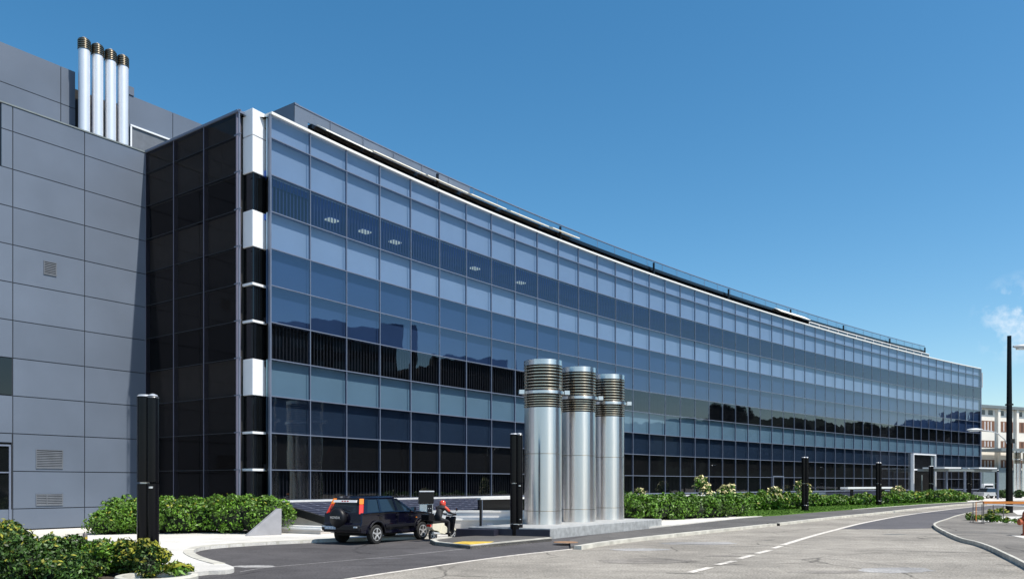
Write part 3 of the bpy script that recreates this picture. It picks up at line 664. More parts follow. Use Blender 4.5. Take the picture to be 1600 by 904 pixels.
def stack_parts(e, r, h, z0=0.):
    k = r/.80; cap = h-.20
    mb = MB(); mb.lathe([(r, 0), (r, h-1.98)], seg=64); mb.build('shaft', 'steel', e, smooth=True)
    mb = MB()
    for z in (.55, 2.92): mb.lathe([(r+.004, z), (r+.004, z+.022)], seg=64)
    mb.build('seam', 'steel_dark', e, smooth=True)
    mb = MB(); mb.lathe([(r*.86, h-1.98), (r*.86, h-.2)], seg=48); mb.build('louvre_core', 'black_matt', e, smooth=True)
    def rings(za, zb, n):
        mb = MB()
        for q in range(n):
            z = za+(zb-za)*q/n; d = (zb-za)/n
            mb.lathe([(r*.86, z+d*.30), (r*1.0, z), (r*1.03, z+d*.04), (r*1.03, z+d*.34), (r*.98, z+d*.42), (r*.86, z+d*.55)], seg=64)
        mb.build('louvre_ring', 'steel_warm', e, smooth=True)
    rings(h-1.93, h-1.42, 5); rings(h-1.22, h-.20, 8)
    mb = MB(); mb.lathe([(r*1.02, h-.22), (r*1.02, h), (r*.97, h+.0), (r*.97, h-.1)], seg=64); mb.build('cap_band', 'steel', e, smooth=True)
    mb = MB(); mb.lathe([(r*.9, h-1.42), (r*1.15, h-1.42), (r*1.15, h-1.30), (r*.9, h-1.22)], seg=64)
    for a in (-.25, 3.4, 1.9): mb.cbox(((r*1.26)*math.cos(a), (r*1.26)*math.sin(a), h-1.33), .22*k, .22*k, .17)
    mb.build('collar', 'steel', e, smooth=True)
sl = ['tallest looking and nearest the camera, beside the black post', 'standing in the middle of the row', 'farthest along the plinth beside the hedge']
for i, (px, D) in enumerate(SP):
    p = A(px, D); e = empty('exhaust_stack', (p.x, p.y, .41)); e.rotation_euler = (0, 0, .15)
    tag(e, 'wide steel exhaust stack %s' % sl[i], 'exhaust stack', 'big steel exhaust stacks on the plinth'); stack_parts(e, .79, 6.83)
for i, px in enumerate((1590, 1603, 1616)):
    p = A(px, 128+i*2); e = empty('exhaust_stack', (p.x, p.y, 0)); stack_parts(e, .5, 7.3)
    tag(e, ['small distant pale stack just right of the tall black lamp pole', 'small distant pale stack at the right picture edge', 'distant pale stack beyond the right picture edge'][i], 'exhaust stack', 'distant pale stacks')

# ------------------------------------------------------------ sloping tiled canopy, terrace walls and fin
s_end = 18.2
for s in np.linspace(5, 30, 200):
    p = Fp(s); 
    if 800+FOC*p.x/p.y > 752: s_end = float(s); break
cy_ = empty('sloping_canopy', (Fp(0).x, Fp(0).y, 0)); tag(cy_, 'low sloping canopy of dark tiles at the foot of the glass facade', 'canopy')
def sl_pt(s, t, dz=0.): # t 0 at the facade, 1 at the lower edge
    return Vector((*Fp(s, .05+4.55*t), 1.30-.80*t+dz))
nS = 9; nT = 5; tile = MB(); jn = MB()
s_a = .25
for i in range(nS*2):
    for j in range(nT*2):
        g_ = .05; sa_, sb_ = s_a+(s_end-s_a)*i/(nS*2)+g_/2, s_a+(s_end-s_a)*(i+1)/(nS*2)-g_/2; ta_, tb_ = j/(nT*2)+.006, (j+1)/(nT*2)-.006
        tile.add([sl_pt(sa_, ta_), sl_pt(sb_, ta_), sl_pt(sb_, tb_), sl_pt(sa_, tb_)], [(0, 1, 2, 3)])
part(tile, 'tiles', 'tile_dark', cy_)
for i in range(nS):
    a, b = s_a+(s_end-s_a)*i/nS, s_a+(s_end-s_a)*(i+1)/nS
    V = [sl_pt(a, 0, -.01), sl_pt(b, 0, -.01), sl_pt(b, 1, -.01), sl_pt(a, 1, -.01)]; V += [v-Vector((0, 0, .1)) for v in V]
    jn.add(V, [(0, 1, 2, 3), (7, 6, 5, 4), (0, 4, 5, 1), (1, 5, 6, 2), (2, 6, 7, 3), (3, 7, 4, 0)])
part(jn, 'slab', 'tile_joint', cy_)
mb = MB(); a, b = sl_pt(s_a-.02, 0, .01), sl_pt(s_a-.02, 1, .01); dv = Fp(s_a)-Fp(s_a+1); dv = Vector((dv.x, dv.y, 0))*.12
V = [a, b, b+dv, a+dv]; V += [v-Vector((0, 0, .32)) for v in V]; mb.add(V, [(0, 1, 2, 3), (7, 6, 5, 4), (0, 4, 5, 1), (1, 5, 6, 2), (2, 6, 7, 3), (3, 7, 4, 0)])
part(mb, 'edge_beam', 'black_matt', cy_)
mb = MB(); strip(mb, .04, .16, 1.28, 1.36, s_a, s_end+3, 10); part(mb, 'top_coping', 'ledge', cy_)
mb = MB(); strip(mb, 4.62, 4.85, .38, .56, 1.5, s_end, 8); part(mb, 'lower_coping', 'ledge', cy_)
# the concrete side wall beneath the canopy's end and the steps before it
sw = empty('canopy_side_wall', (-9.4, 33.3, 0)); tag(sw, 'pale concrete wall with stepped ledges under the canopy end', 'concrete wall')
mb = MB(); a = sl_pt(s_a+.12, .02, -.33); b = sl_pt(s_a+.12, .99, -.33)
V = [Vector((a.x, a.y, .1)), Vector((b.x, b.y, .1)), Vector((b.x, b.y, max(b.z, .14))), Vector((a.x, a.y, a.z))]; d3 = Vector((.12, .2, 0)); V += [v+d3 for v in V]
mb.add(V, [(0, 1, 2, 3), (7, 6, 5, 4), (0, 4, 5, 1), (1, 5, 6, 2), (2, 6, 7, 3), (3, 7, 4, 0)]); part(mb, 'wall', 'concrete_wall', sw)
mb = MB(); p, q = A(437, 32.6), A(501, 31.6); u_ = (q-p); v_ = Vector((u_.y, -u_.x, 0)).normalized()*-1
mb.box((p.x, p.y, .1), u_, v_*.6, (0, 0, .16)); part(mb, 'low_step', 'stained_wall', sw)
mb = MB(); mb.box((p.x-.02, p.y-.03, .26), u_*1.02, v_*.7, (0, 0, .06)); mb.box((p.x, p.y+.25, .32), u_, v_*.5, (0, 0, .07)); part(mb, 'ledge', 'ledge', sw)
fn = MB(); a, b = A(385, 30.6), A(440, 31.4); n_ = Vector((b.y-a.y, -(b.x-a.x), 0)).normalized()*-.25
V = [Vector((a.x, a.y, .1)), Vector((b.x, b.y, .1)), Vector((b.x, b.y, 1.12)), Vector((b.x-.12, b.y-.07, 1.12))]; V += [v+n_ for v in V]
fn.add(V, [(0, 1, 2, 3), (7, 6, 5, 4), (0, 4, 5, 1), (1, 5, 6, 2), (2, 6, 7, 3), (3, 7, 4, 0)]); o = fn.build('wedge_wall', 'fin_concrete', bevel=.01)
tag(o, 'triangular grey concrete wedge wall between hedge and driveway', 'wedge wall')
# stepped wall right of the rider
tw = empty('stepped_wall', (-2.4, 34.6, 0)); tag(tw, 'pale stained stepped concrete wall behind the scooter rider', 'concrete wall')
p, q = A(655, 34.6), A(835, 34.9)
mb = MB(); mb.prism([(p.x, p.y), (q.x, q.y), (q.x, q.y+2.0), (p.x, p.y+2.0)], .05, .52); part(mb, 'lower_wall', 'stained_wall', tw)
mb = MB(); mb.prism([(p.x-.05, p.y-.05), (q.x, q.y-.05), (q.x, q.y+.4), (p.x-.05, p.y+.4)], .52, .60); mb.prism([(p.x, p.y+2.05), (q.x, q.y+2.05), (q.x, q.y+2.5), (p.x, p.y+2.5)], .78, .86); part(mb, 'ledge', 'ledge', tw)
mb = MB(); mb.prism([(p.x, p.y+2.1), (q.x, q.y+2.1), (q.x, q.y+3.6), (p.x, p.y+3.6)], .05, .78); part(mb, 'upper_wall', 'concrete_wall', tw)
# low black wall with pale coping
a, b = Vector(A(752, 41.2)[:2]), Vector(A(1100, 53.5)[:2]); n_ = Vector((a.y-b.y, b.x-a.x)).normalized()*.3
lw = empty('low_black_wall', (a.x, a.y, 0)); tag(lw, 'long low black wall with pale coping behind stacks and hedge', 'low wall')
mb = MB(); mb.prism([a, b, b+n_, a+n_], 0, 1.28); part(mb, 'wall', 'black_glass', lw)
mb = MB(); e_ = (b-a).normalized()*.06; mb.prism([a-n_*.15-e_, b-n_*.15+e_, b+n_*1.1+e_, a+n_*1.1-e_], 1.28, 1.37); part(mb, 'coping', 'ledge', lw)
# far low blue-grey planter walls
for (xa, xb, Da, Db, zt, lab) in [(1105, 1215, 62, 66, 1.25, 'low blue-grey planter wall behind the flowering shrubs'), (1235, 1290, 69, 74, 1.3, 'short blue-grey planter wall behind the first lawn post')]:
    a, b = Vector(A(xa, Da)[:2]), Vector(A(xb, Db)[:2]); n_ = Vector((a.y-b.y, b.x-a.x)).normalized()*.3
    mb = MB(); mb.prism([a, b, b+n_, a+n_], 0, zt); o = mb.build('planter_wall', 'grey_panel', bevel=.02); tag(o, lab, 'planter wall')
# white slab bench canopy
e = empty('white_slab', tuple(A(1360, 84))); tag(e, 'long low white slab raised on short legs before the facade', 'slab')
mb = MB(); a, b = A(1325, 81), A(1395, 87); mb.box((a.x, a.y, 1.55), (b.x-a.x, b.y-a.y, 0), (-.5, .7, 0), (0, 0, .2)); part(mb, 'top', 'white_panel', e, bevel=.02)
mb = MB(); 
for f_ in (.15, .85): q = a+(b-a)*f_; mb.cbox((q.x-.2, q.y+.35, .8), .25, .25, 1.5)
part(mb, 'leg', 'black_metal', e)
# thin entrance canopy on posts
ec = empty('entrance_canopy', tuple(A(1500, 98))); tag(ec, 'flat entrance canopy on slim pale posts right of the white portal', 'entrance canopy')
a, b = A(1466, 96.5), A(1558, 103)
mb = MB(); mb.box((a.x, a.y, 3.62), (b.x-a.x, b.y-a.y, 0), (-1.5, 2.0, 0), (0, 0, .28)); part(mb, 'roof', 'roof_grey', ec)
mb = MB(); a2, b2 = A(1476, 95.5), A(1502, 96.5); mb.box((a2.x, a2.y, 3.92), (b2.x-a2.x, b2.y-a2.y, 0), (-1.6, 2, 0), (0, 0, .16)); a2, b2 = A(1530, 100), A(1558, 102); mb.box((a2.x, a2.y, 3.98), (b2.x-a2.x, b2.y-a2.y, 0), (-1.2, 1.6, 0), (0, 0, .16)); part(mb, 'canopy_slab', 'white_panel', ec)
for px, D in ((1479, 97.5), (1507, 99), (1559, 102.5)):
    p = A(px, D); mb = MB(); mb.tube([(p.x, p.y, .05), (p.x, p.y, 3.64)], .13, 10); part(mb, 'post', 'mullion', ec, smooth=True)

# ------------------------------------------------------------ shrubs and hedges
def ell_points(ells, n, r, rough=.12):
    vol = np.array([e[3]*e[4]+e[4]*e[5]+e[3]*e[5] for e in ells]); k = r.choice(len(ells), n, p=vol/vol.sum()); E_ = np.array(ells)[k]
    d = r.normal(0, 1, (n, 3)); d /= np.linalg.norm(d, axis=1)[:, None]; d[:, 2] = np.where(d[:, 2] < -.6, -d[:, 2], d[:, 2])
    rad = 1-np.abs(r.normal(0, rough, n)); return E_[:, :3]+d*E_[:, 3:6]*rad[:, None], d
def shrub(name, base, ells, n, size, label, cat='shrub', group=None, m='leaf', tips=None, seed=0, core=True, long=1.0, up=.2):
    """ells in world coordinates: x, y, z, rx, ry, rz"""
    e = empty(name, base); tag(e, label, cat, group); r = np.random.default_rng(seed)
    L = np.array(list(base)+[0, 0, 0]); E_ = [tuple(np.array(q)-L) for q in ells]
    # small lumps over the large forms break the outline
    lumps = []
    for q in E_:
        for _ in range(max(5, int(9*(q[3]+q[4]+q[5])/2))):
            d = r.normal(0, 1, 3); d /= np.linalg.norm(d); d[2] = abs(d[2]) if r.random() < .5 else d[2]
            s = (.20+.22*r.random())*min(1, (q[3]+q[4]+q[5])/1.7); lumps.append((q[0]+d[0]*q[3]*.86, q[1]+d[1]*q[4]*.86, max(.12, q[2]+d[2]*q[5]*.86), s*.9, s*.9, s*.8))
    P, N = ell_points(E_, n//4, r); P2, N2 = ell_points(lumps, n-n//4, r, .2); P = np.vstack([P, P2]); N = np.vstack([N, N2])
    ok = P[:, 2] > .02; leaves_obj('leaves', P[ok], N[ok], size, m, e, up, long, seed)
    if tips:
        k = r.random(len(P)) < tips[1]; k &= (N[:, 2] > .1) & ok; leaves_obj('tip_leaves', P[k]*1.0+N[k]*.05, N[k], size*1.1, tips[0], e, up, long, seed+1)
    if core:
        mb = MB()
        for q in E_:
            mb.lathe([(.25*.8, -.8), (.8*.8, -.5), (.8, 0), (.75*.8, .45), (.35*.8, .72)], seg=9)
            nv = 45
            for i in range(len(mb.v)-nv, len(mb.v)): v = mb.v[i]; mb.v[i] = (q[0]+v[0]*q[3]*.78, q[1]+v[1]*q[4]*.78, max(.12, q[2]+v[2]*q[5]*.85))
        mb.build('branches', 'twig', e)
    return e
def row(pts, n, rw, h, jit, r):  # hedge ellipsoids along a polyline of picture points (px, D, top z)
    out = []
    for i in range(n):
        t = i/(n-1)*(len(pts)-1); k = min(int(t), len(pts)-2); f = t-k; a, b = pts[k], pts[k+1]
        D = a[1]+(b[1]-a[1])*f; px = a[0]+(b[0]-a[0])*f; zt = a[2]+(b[2]-a[2])*f
        p = A(px, D); zt *= 1+jit*(r.random()-.5); out.append((p.x+r.normal(0, .1), p.y+r.normal(0, .15), zt*.48, rw*(.9+.25*r.random()), rw*(.9+.2*r.random()), zt*.55))
    return out
r = np.random.default_rng(5)
E_ = row([(168, 32.0, .95), (215, 32.6, 1.35), (300, 32.8, 1.42), (422, 32.3, 1.50)], 15, .85, 1, .12, r)+row([(200, 33.8, 1.4), (415, 33.5, 1.5)], 9, .85, 1, .12, r)
shrub('hedge', tuple(A(290, 32.6)), E_, 34000, .062, 'broad dense green hedge along the foot of the dark side wall', 'hedge', seed=2, tips=('leaf_yellow', .02))
shrub('shrub', tuple(A(420, 32.9)), [(*A(412, 32.8)[:2], .85, .30, .35, .72)], 1700, .06, 'taller light green shrub at the hedge end behind the wedge wall', seed=9)
# foreground shrubs on the left
def fs(px, D, zt, rx, lab, n, m='leaf_dark', tips=('leaf_yellow', .04), seed=0, ry=None):
    p = A(px, D); shrub('shrub', (p.x, p.y, 0), [(p.x, p.y, zt*.5, rx, ry or rx, zt*.52), (p.x+rx*.4, p.y+.2, zt*.42, rx*.7, rx*.6, zt*.45), (p.x-rx*.45, p.y+.1, zt*.45, rx*.6, rx*.6, zt*.42)], n, .042, lab, 'shrub', 'garden shrubs in the left foreground', m, tips, seed)
fs(-10, 17.2, 1.10, .70, 'tall yellow-tipped shrub cut by the left picture edge', 9000, 'leaf_dark', ('leaf_yellow', .16), 21)
fs(55, 17.3, .90, .75, 'wide dark green shrub beside the yellow-tipped one at far left', 9000, seed=22)
fs(120, 17.6, .78, .5, 'low dark green shrub in front of the slim bollard', 6000, seed=26)
fs(38, 16.6, .8, .6, 'low dark shrub at the very bottom of the left corner', 6000, seed=27)
fs(100, 16.4, .62, .55, 'small round shrub at the bottom edge left of the planter', 5000, seed=28)
fs(158, 17.4, .90, .40, 'round bright green shrub left of the yellow-leaved one', 7000, 'leaf', ('leaf_yellow', .05), 23)
fs(203, 17.3, .86, .26, 'yellow-leaved shrub left of the tall black post', 4500, 'leaf_dark', ('leaf_yellow', .22), 24)
fs(230, 17.0, .86, .28, 'yellow-topped shrub hiding the foot of the tall black post', 5500, 'leaf_dark', ('leaf_yellow', .2), 25)
p = A(281, 17.1)
shrub('fern_plant', (p.x, p.y, 0), [(p.x, p.y, .24, .24, .2, .10)], 420, .055, 'low pale green spiky plant at the planter rim', 'plant', None, 'leaf', ('leaf_yellow', .25), 31, False, 1.7, .6)
# ring planter
p = A(249, 16.6); mb = MB(); mb.lathe([(.78, 0), (.80, .19), (.78, .225), (.66, .225), (.64, .10), (.0, .10)], (0, 0, 0), 48)
pt_ = mb.build('ring_planter', 'kerb', smooth=True, loc=(p.x, p.y-.1, 0)); tag(pt_, 'round low concrete planter rim at the bottom left', 'planter')
sheet('planting_bed', [G(*q, .1) for q in [(-200, 935), (190, 915), (262, 899), (240, 880), (120, 868), (0, 858), (-200, 860)]], .106, 'soil')
# hedge right of the stacks
E_ = row([(985, 43.2, 1.45), (1060, 45.5, 1.35), (1150, 49.2, 1.2)], 12, 1.0, 1, .15, r)+row([(985, 45.0, 1.5), (1150, 51.5, 1.3)], 8, 1.0, 1, .15, r)
shrub('hedge', tuple(A(1060, 45)), E_, 26000, .085, 'thick bright green hedge just right of the steel stacks', 'hedge', seed=3, tips=('leaf', .1))
E_ = row([(1150, 58, 1.25), (1200, 60, 1.35), (1250, 64, 1.2)], 10, .9, 1, .25, r)
shrub('hedge', tuple(A(1200, 60)), E_, 10000, .11, 'uneven green hedge behind the lawn before the small glass door', 'hedge', seed=4, tips=('leaf_yellow', .05))
E_ = row([(1268, 69.5, .95), (1365, 76.5, .95)], 14, .8, 1, .2, r)
shrub('hedge', tuple(A(1315, 73)), E_, 9000, .12, 'clipped low hedge between the first two lawn posts', 'hedge', seed=5, tips=('leaf_yellow', .03))
E_ = row([(1380, 78, 1.0), (1405, 81, 1.2), (1430, 83, 1.35), (1470, 88, 1.1), (1490, 90, 1.45), (1522, 96, .75)], 16, .9, 1, .3, r)
shrub('hedge', tuple(A(1450, 86)), E_, 9000, .13, 'tall loose green shrubs in front of the white portal', 'hedge', seed=6, tips=('leaf_yellow', .06))
for i, (px, D, h, lab) in enumerate([(1097, 50, 2.5, 'tallest cream-flowered shrub rising above the thick hedge'), (1136, 54, 2.05, 'yellow-flowered shrub right of the tallest flowering one'), (1000, 45.5, 1.75, 'flowering shrub sprig nearest the steel stacks'), (1208, 60, 1.85, 'flowering shrub in front of the small glass door'), (1253, 66, 2.4, 'thin yellow-flowered shrub left of the first lawn post'), (1403, 82, 1.75, 'yellow-tipped shrub left of the white portal')]):
    p = A(px, D); k = D/50
    shrub('flowering_shrub', (p.x, p.y, 0), [(p.x, p.y, h*.72, .45*k, .4, h*.27), (p.x+.2, p.y, h*.4, .5, .4, h*.35)], 900, .085*k, lab, 'flowering shrub', 'flowering shrubs above the hedges', 'leaf', ('petal', .5), 40+i, False)
for i, (px, D, h, lab) in enumerate([(1569, 104, 1.3, 'small dark bush left of the tall lamp pole'), (1592, 112, 1.2, 'small dark bush right of the tall lamp pole')]):
    p = A(px, D); shrub('bush', (p.x, p.y, 0), [(p.x, p.y, h*.5, .8, .7, h*.5)], 900, .13, lab, 'bush', 'dark bushes by the far road', 'leaf_dark', None, 60+i)
for i, (px, D, lab) in enumerate([(1562, 53.5, 'tuft of weeds at the foot of the tall lamp pole'), (1527, 43.5, 'tuft of weeds below the orange barrier'), (1556, 41.5, 'largest tuft of weeds on the pale sandy patch'), (1590, 40.5, 'sparse weeds near the right picture edge')]):
    p = A(px, D, .1); shrub('weed_tuft', (p.x, p.y, .1), [(p.x, p.y, .2, (.7, .55, .4, .7)[i], .4, (.12, .14, .3, .1)[i])], 350, .08, lab, 'weeds', 'weeds on the right pavement', 'leaf', ('leaf_yellow', .2), 70+i, False, 1.4, .5)
# lawn blades
xs = [p[0] for p in lawn]; ys = [p[1] for p in lawn]; P = []
rg = random.Random(3)
while len(P) < 14000:
    x, y = rg.uniform(min(xs), max(xs)), rg.uniform(min(ys), max(ys))
    if inpoly(x, y, lawn): P.append((x, y, .14))
P = np.array(P); o = leaves_obj('grass', P, np.tile([0, 1., 0], (len(P), 1)), .06, 'grass', None, 0, 1.2, 5); tag(o, 'bright green mown grass strip beside the sidewalk', 'grass', kind='stuff')

# ------------------------------------------------------------ black light columns
def column_proto():
    e = empty('light_column')
    mb = MB(); mb.lathe([(.25, 0), (.25, .52), (.235, .54)], seg=28); mb.build('base', 'pole_black', e, smooth=True)
    def lobes(mb, z0, z1):
        mb.lathe([(.155, z0), (.155, z1)], (-.095, .02, 0), 24); mb.lathe([(.125, z0), (.125, z1)], (.115, -.04, 0), 24); mb.lathe([(.12, z0), (.12, z1)], (.03, .11, 0), 20)
        mb.cbox((.0, 0, (z0+z1)/2), .16, .2, z1-z0)
    mb = MB(); lobes(mb, .56, 2.10); mb.build('lower_shaft', 'pole_black', e, smooth=True)
    mb = MB(); lobes(mb, 2.135, 4.0); mb.build('upper_shaft', 'pole_black', e, smooth=True)
    mb = MB(); mb.lathe([(.10, 2.09), (.10, 2.14)], (-.09, .02, 0), 20); mb.lathe([(.05, 2.0), (.05, 2.04)], (.12, -.14, 0), 12); mb.lathe([(.04, .72), (.04, .75)], (.14, -.13, 0), 12); mb.cbox((.05, 0, .55), .34, .3, .02); mb.build('joint_ring', 'alloy', e, smooth=True)
    mb = MB(); mb.lathe([(.128, 3.97), (.09, 4.03), (.02, 4.06)], (.115, -.04, 0), 20); mb.lathe([(.158, 4.0), (.12, 4.04)], (-.095, .02, 0), 20); mb.build('top_cap', 'alloy', e, smooth=True)
    return e
cp = column_proto()
cl_ = [(232, 17.5, 'nearest and largest black light column, rising from the left shrubs'), (807, 30.9, 'black light column just left of the steel stacks'), (1258, 58.4, 'first black column on the lawn, right of the hedge'), (1373, 73, 'second black column on the lawn, by the white slab'), (1455, 87.6, 'black column standing in front of the white portal'), (1514.5, 101, 'black column in front of the entrance canopy'), (1557.5, 112, 'farthest black column, left of the tall lamp pole')]
for i, (px, D, lab) in enumerate(cl_):
    o = cp if i == 0 else copy_tree(cp); o.location = tuple(A(px, D)); o.rotation_euler = (0, 0, 0)
    tag(o, lab, 'light column', 'black light columns along the forecourt')

# ------------------------------------------------------------ small street things
p = A(133, 20.3); e = empty('bollard', tuple(p)); tag(e, 'slim olive bollard behind the left foreground shrubs', 'bollard')
mb = MB(); mb.lathe([(.055, .1), (.055, .82), (.03, .86)], seg=14); mb.build('post', 'fence_grey', e, smooth=True); mb = MB(); mb.lathe([(.058, .7), (.058, .75)], seg=14); mb.build('band', 'yellow', e)
p = A(751, 33.2); e = empty('marker_post', tuple(p)); tag(e, 'thin black square post in front of the stepped wall', 'post')
mb = MB(); mb.cbox((0, 0, .75), .10, .10, 1.38); mb.build('post', 'black_metal', e); mb = MB(); mb.cbox((.07, 0, .75), .03, .08, 1.34); mb.build('side_strip', 'mullion', e)
# ticket machine
p = A(665.5, 31.6); e = empty('ticket_machine', (p.x, p.y, .05), R(8)); tag(e, 'black-topped metal ticket machine behind the car bonnet', 'ticket machine')
mb = MB(); mb.cbox((0, 0, .66), .54, .4, 1.2); mb.build('cabinet', 'steel', e, bevel=.02); mb = MB(); mb.cbox((0, -.01, 1.50), .60, .48, .46); mb.build('head', 'black_metal', e, bevel=.02)
mb = MB(); mb.cbox((.03, -.01, 1.75), .58, .46, .04); mb.build('top_plate', 'white_panel', e); mb = MB(); mb.cbox((.14, -.215, 1.0), .2, .03, .46); mb.build('keypad', 'plastic', e)
mb = MB(); mb.cbox((.09, -.235, 1.08), .03, .02, .03); mb.cbox((.18, -.235, 1.08), .03, .02, .03); mb.cbox((.14, -.235, .92), .12, .02, .02); mb.build('button', 'alloy', e)
# utility bits on plinth corner: small meter box
p = A(765, 34.0); mb = MB(); mb.cbox((0, 0, .15), .3, .2, .3); mb.cbox((.18, 0, .12), .06, .24, .24); o = mb.build('service_box', 'grey_panel', loc=(p.x, p.y, .1), bevel=.02); tag(o, 'small grey service box on the ground beside the plinth', 'service box')
# tall black lamp pole with curved arm
p = A(1577, 54.8); e = empty('street_lamp', tuple(p)); tag(e, 'tall tapering black pole with curved arm and lamp head', 'street lamp')
mb = MB(); mb.tube([(0, 0, 0), (0, 0, 6), (0, 0, 12.2)], [.23, .18, .13], 16); mb.build('pole', 'pole_black', e, smooth=True)
mb = MB(); mb.lathe([(.25, 7.45), (.25, 7.55)], seg=14); mb.cbox((.05, -.2, 5.0), .3, .2, .3); mb.build('clamp', 'black_metal', e)
mb = MB(); mb.tube([(-.1, 0, 4.75), (-.35, 0, 5.15), (-.75, 0, 5.5), (-1.2, 0, 5.68), (-1.9, 0, 5.75)], .035, 8); mb.build('arm', 'lamp_shell', e, smooth=True)
def lamp_head(e, x0, z, L, sgn=-1):
    mb = MB(); k = L; st = []
    for t in np.linspace(0, 1, 9): st.append((math.sin(math.pi*min(.97, .12+t*.83))**.6*.17*k, t))
    vs_ = []
    for rr_, t in st:
        for q in range(12): a = 2*math.pi*q/12; vs_.append((x0+sgn*t*L, rr_*math.cos(a), z+rr_*.62*math.sin(a)))
    fs = [(j*12+q, j*12+(q+1) % 12, (j+1)*12+(q+1) % 12, (j+1)*12+q) for j in range(8) for q in range(12)]+[list(range(12)), list(range(96, 108))]
    mb.add(vs_, fs); h = mb.build('lamp_head', 'lamp_shell', e, smooth=True, angle=60)
    mb = MB(); mb.cbox((x0+sgn*L*.55, 0, z-.09*L), L*.6, .2*L, .06*L); mb.build('lens', 'lamp_glass', h, bevel=.02)
lamp_head(e, -1.85, 5.78, 1.05)
p = A(1672, 31); e = empty('street_lamp', tuple(p)); tag(e, 'lamp head reaching in from the right picture edge', 'street lamp')
mb = MB(); mb.tube([(0, 0, 0), (0, 0, 4), (0, 0, 7.2)], [.11, .09, .06], 12); mb.build('pole', 'lamp_shell', e, smooth=True)
mb = MB(); mb.tube([(0, 0, 7.1), (-.2, 0, 7.35), (-.6, 0, 7.4), (-1.3, 0, 7.4)], .03, 8); mb.build('arm', 'lamp_shell', e, smooth=True); lamp_head(e, -1.25, 7.4, .95)
# barrier
e = empty('work_barrier', tuple(A(1560, 41, .11))); tag(e, 'orange and white roadworks barrier on thin legs at right', 'barrier')
def bar(px0, y0, px1, y1, D, th, m, nm, dz=.0):
    mb = MB(); a, b = A(px0, D), A(px1, D*.985); za, zb = Z(y0, D), Z(y1, D*.985); mb.box((a.x, a.y, za-th/2), (b.x-a.x, b.y-a.y, zb-za), (0, .03, 0), (0, 0, th)); part(mb, nm, m, e)
bar(1536, 784.3, 1660, 785, 41, .13, 'orange', 'plank'); bar(1524, 784, 1536, 782.5, 41.1, .03, 'orange', 'strap'); bar(1542, 787, 1660, 793, 40.7, .05, 'white', 'tape')
for px, y0, D, m in ((1520.5, 784, 41.0, 'fence_grey'), (1525, 784, 42.5, 'orange'), (1537, 783, 41.0, 'fence_grey'), (1534.5, 787, 40.6, 'fence_grey'), (1552, 787, 42.5, 'fence_grey'), (1568, 787, 42.5, 'fence_grey')):
    mb = MB(); q = A(px, D); mb.tube([(q.x, q.y, .1), (q.x, q.y, Z(y0, D))], .022, 6); part(mb, 'leg', m, e)
mb = MB(); q = A(1520.5, 41); mb.tube([(q.x, q.y, .75), (q.x-.3, q.y-.25, .13)], .018, 6); mb.tube([(q.x-.35, q.y-.3, .13), (q.x-.12, q.y-1.2, .13)], .018, 6); part(mb, 'brace', 'fence_grey', e)
# hydrant
p = G(1604, 836, .11); e = empty('fire_hydrant', tuple(p)); tag(e, 'rusty red fire hydrant at the right picture edge', 'fire hydrant')
mb = MB(); mb.lathe([(.19, 0), (.19, .06), (.13, .08), (.13, .62), (.18, .64), (.18, .70), (.14, .74), (.14, .86), (.08, .95), (.04, 1.0)], seg=20); mb.build('barrel', 'hydrant', e, smooth=True)
mb = MB(); mb.lathe([(.09, -.28), (.09, .28)], (0, 0, .52), 14, 'x'); mb.lathe([(.12, -.3), (.12, -.22)], (0, 0, .52), 8, 'x'); mb.lathe([(.11, -.22), (.11, 0)], (0, 0, .52), 12, 'y'); mb.build('nozzle', 'hydrant', e, smooth=True)

# ------------------------------------------------------------ vehicles
def wheel(root, x, y, r, w, rim='alloy', side=1, rr=.64):
    mb = MB(); s = side
    mb.lathe([(r*.66, -w/2), (r*.93, -w/2), (r, -w*.36), (r, w*.36), (r*.93, w/2), (r*.66, w/2)], (0, 0, 0), 32, 'y')
    t = mb.build('wheel', 'rubber', root, smooth=True, loc=(x, y, r))
    mb = MB(); yo = s*w*.5
    mb.lathe([(r*.02, yo*.55), (r*rr, yo*.6), (r*.67, yo*1.02), (r*.60, yo*1.03), (r*.55, yo*.8), (r*.02, yo*.78)], (0, 0, 0), 32, 'y')
    for k in range(5):
        a = 2*math.pi*k/5+.3; c, sn = math.cos(a), math.sin(a); 
        q = [(c*r*.08-sn*r*.1, yo*.78, sn*r*.08+c*r*.1), (c*r*.6-sn*r*.08, yo*.92, sn*r*.6+c*r*.08), (c*r*.6+sn*r*.08, yo*.92, sn*r*.6-c*r*.08), (c*r*.08+sn*r*.1, yo*.78, sn*r*.08-c*r*.1)]
        V = q+[(v[0], v[1]+s*.03, v[2]) for v in q]; mb.add(V, [(0, 1, 2, 3), (7, 6, 5, 4), (0, 4, 5, 1), (1, 5, 6, 2), (2, 6, 7, 3), (3, 7, 4, 0)])
    mb.lathe([(r*.14, yo*.7), (r*.13, yo*1.02)], (0, 0, 0), 12, 'y')
    mb.build('rim', rim, t, smooth=True)
    mb = MB()
    for k in range(5):
        a = 2*math.pi*(k+.5)/5+.3; mb.lathe([(r*.13, yo*.79), (r*.13, yo*.835)], (math.cos(a)*r*.36, 0, math.sin(a)*r*.36), 10, 'y')
    mb.build('rim_slot', 'black_matt', t)
    return t
def loft_body(mb, sections, mi=0):
    n = len(sections[0])
    for i in range(len(sections)-1):
        a, b = sections[i], sections[i+1]; mb.add(list(a)+list(b), [(k, (k+1) % n, n+(k+1) % n, n+k) for k in range(n)], mi)
    mb.add(sections[0], [tuple(range(n))], mi); mb.add(sections[-1], [tuple(range(n))[::-1]], mi)
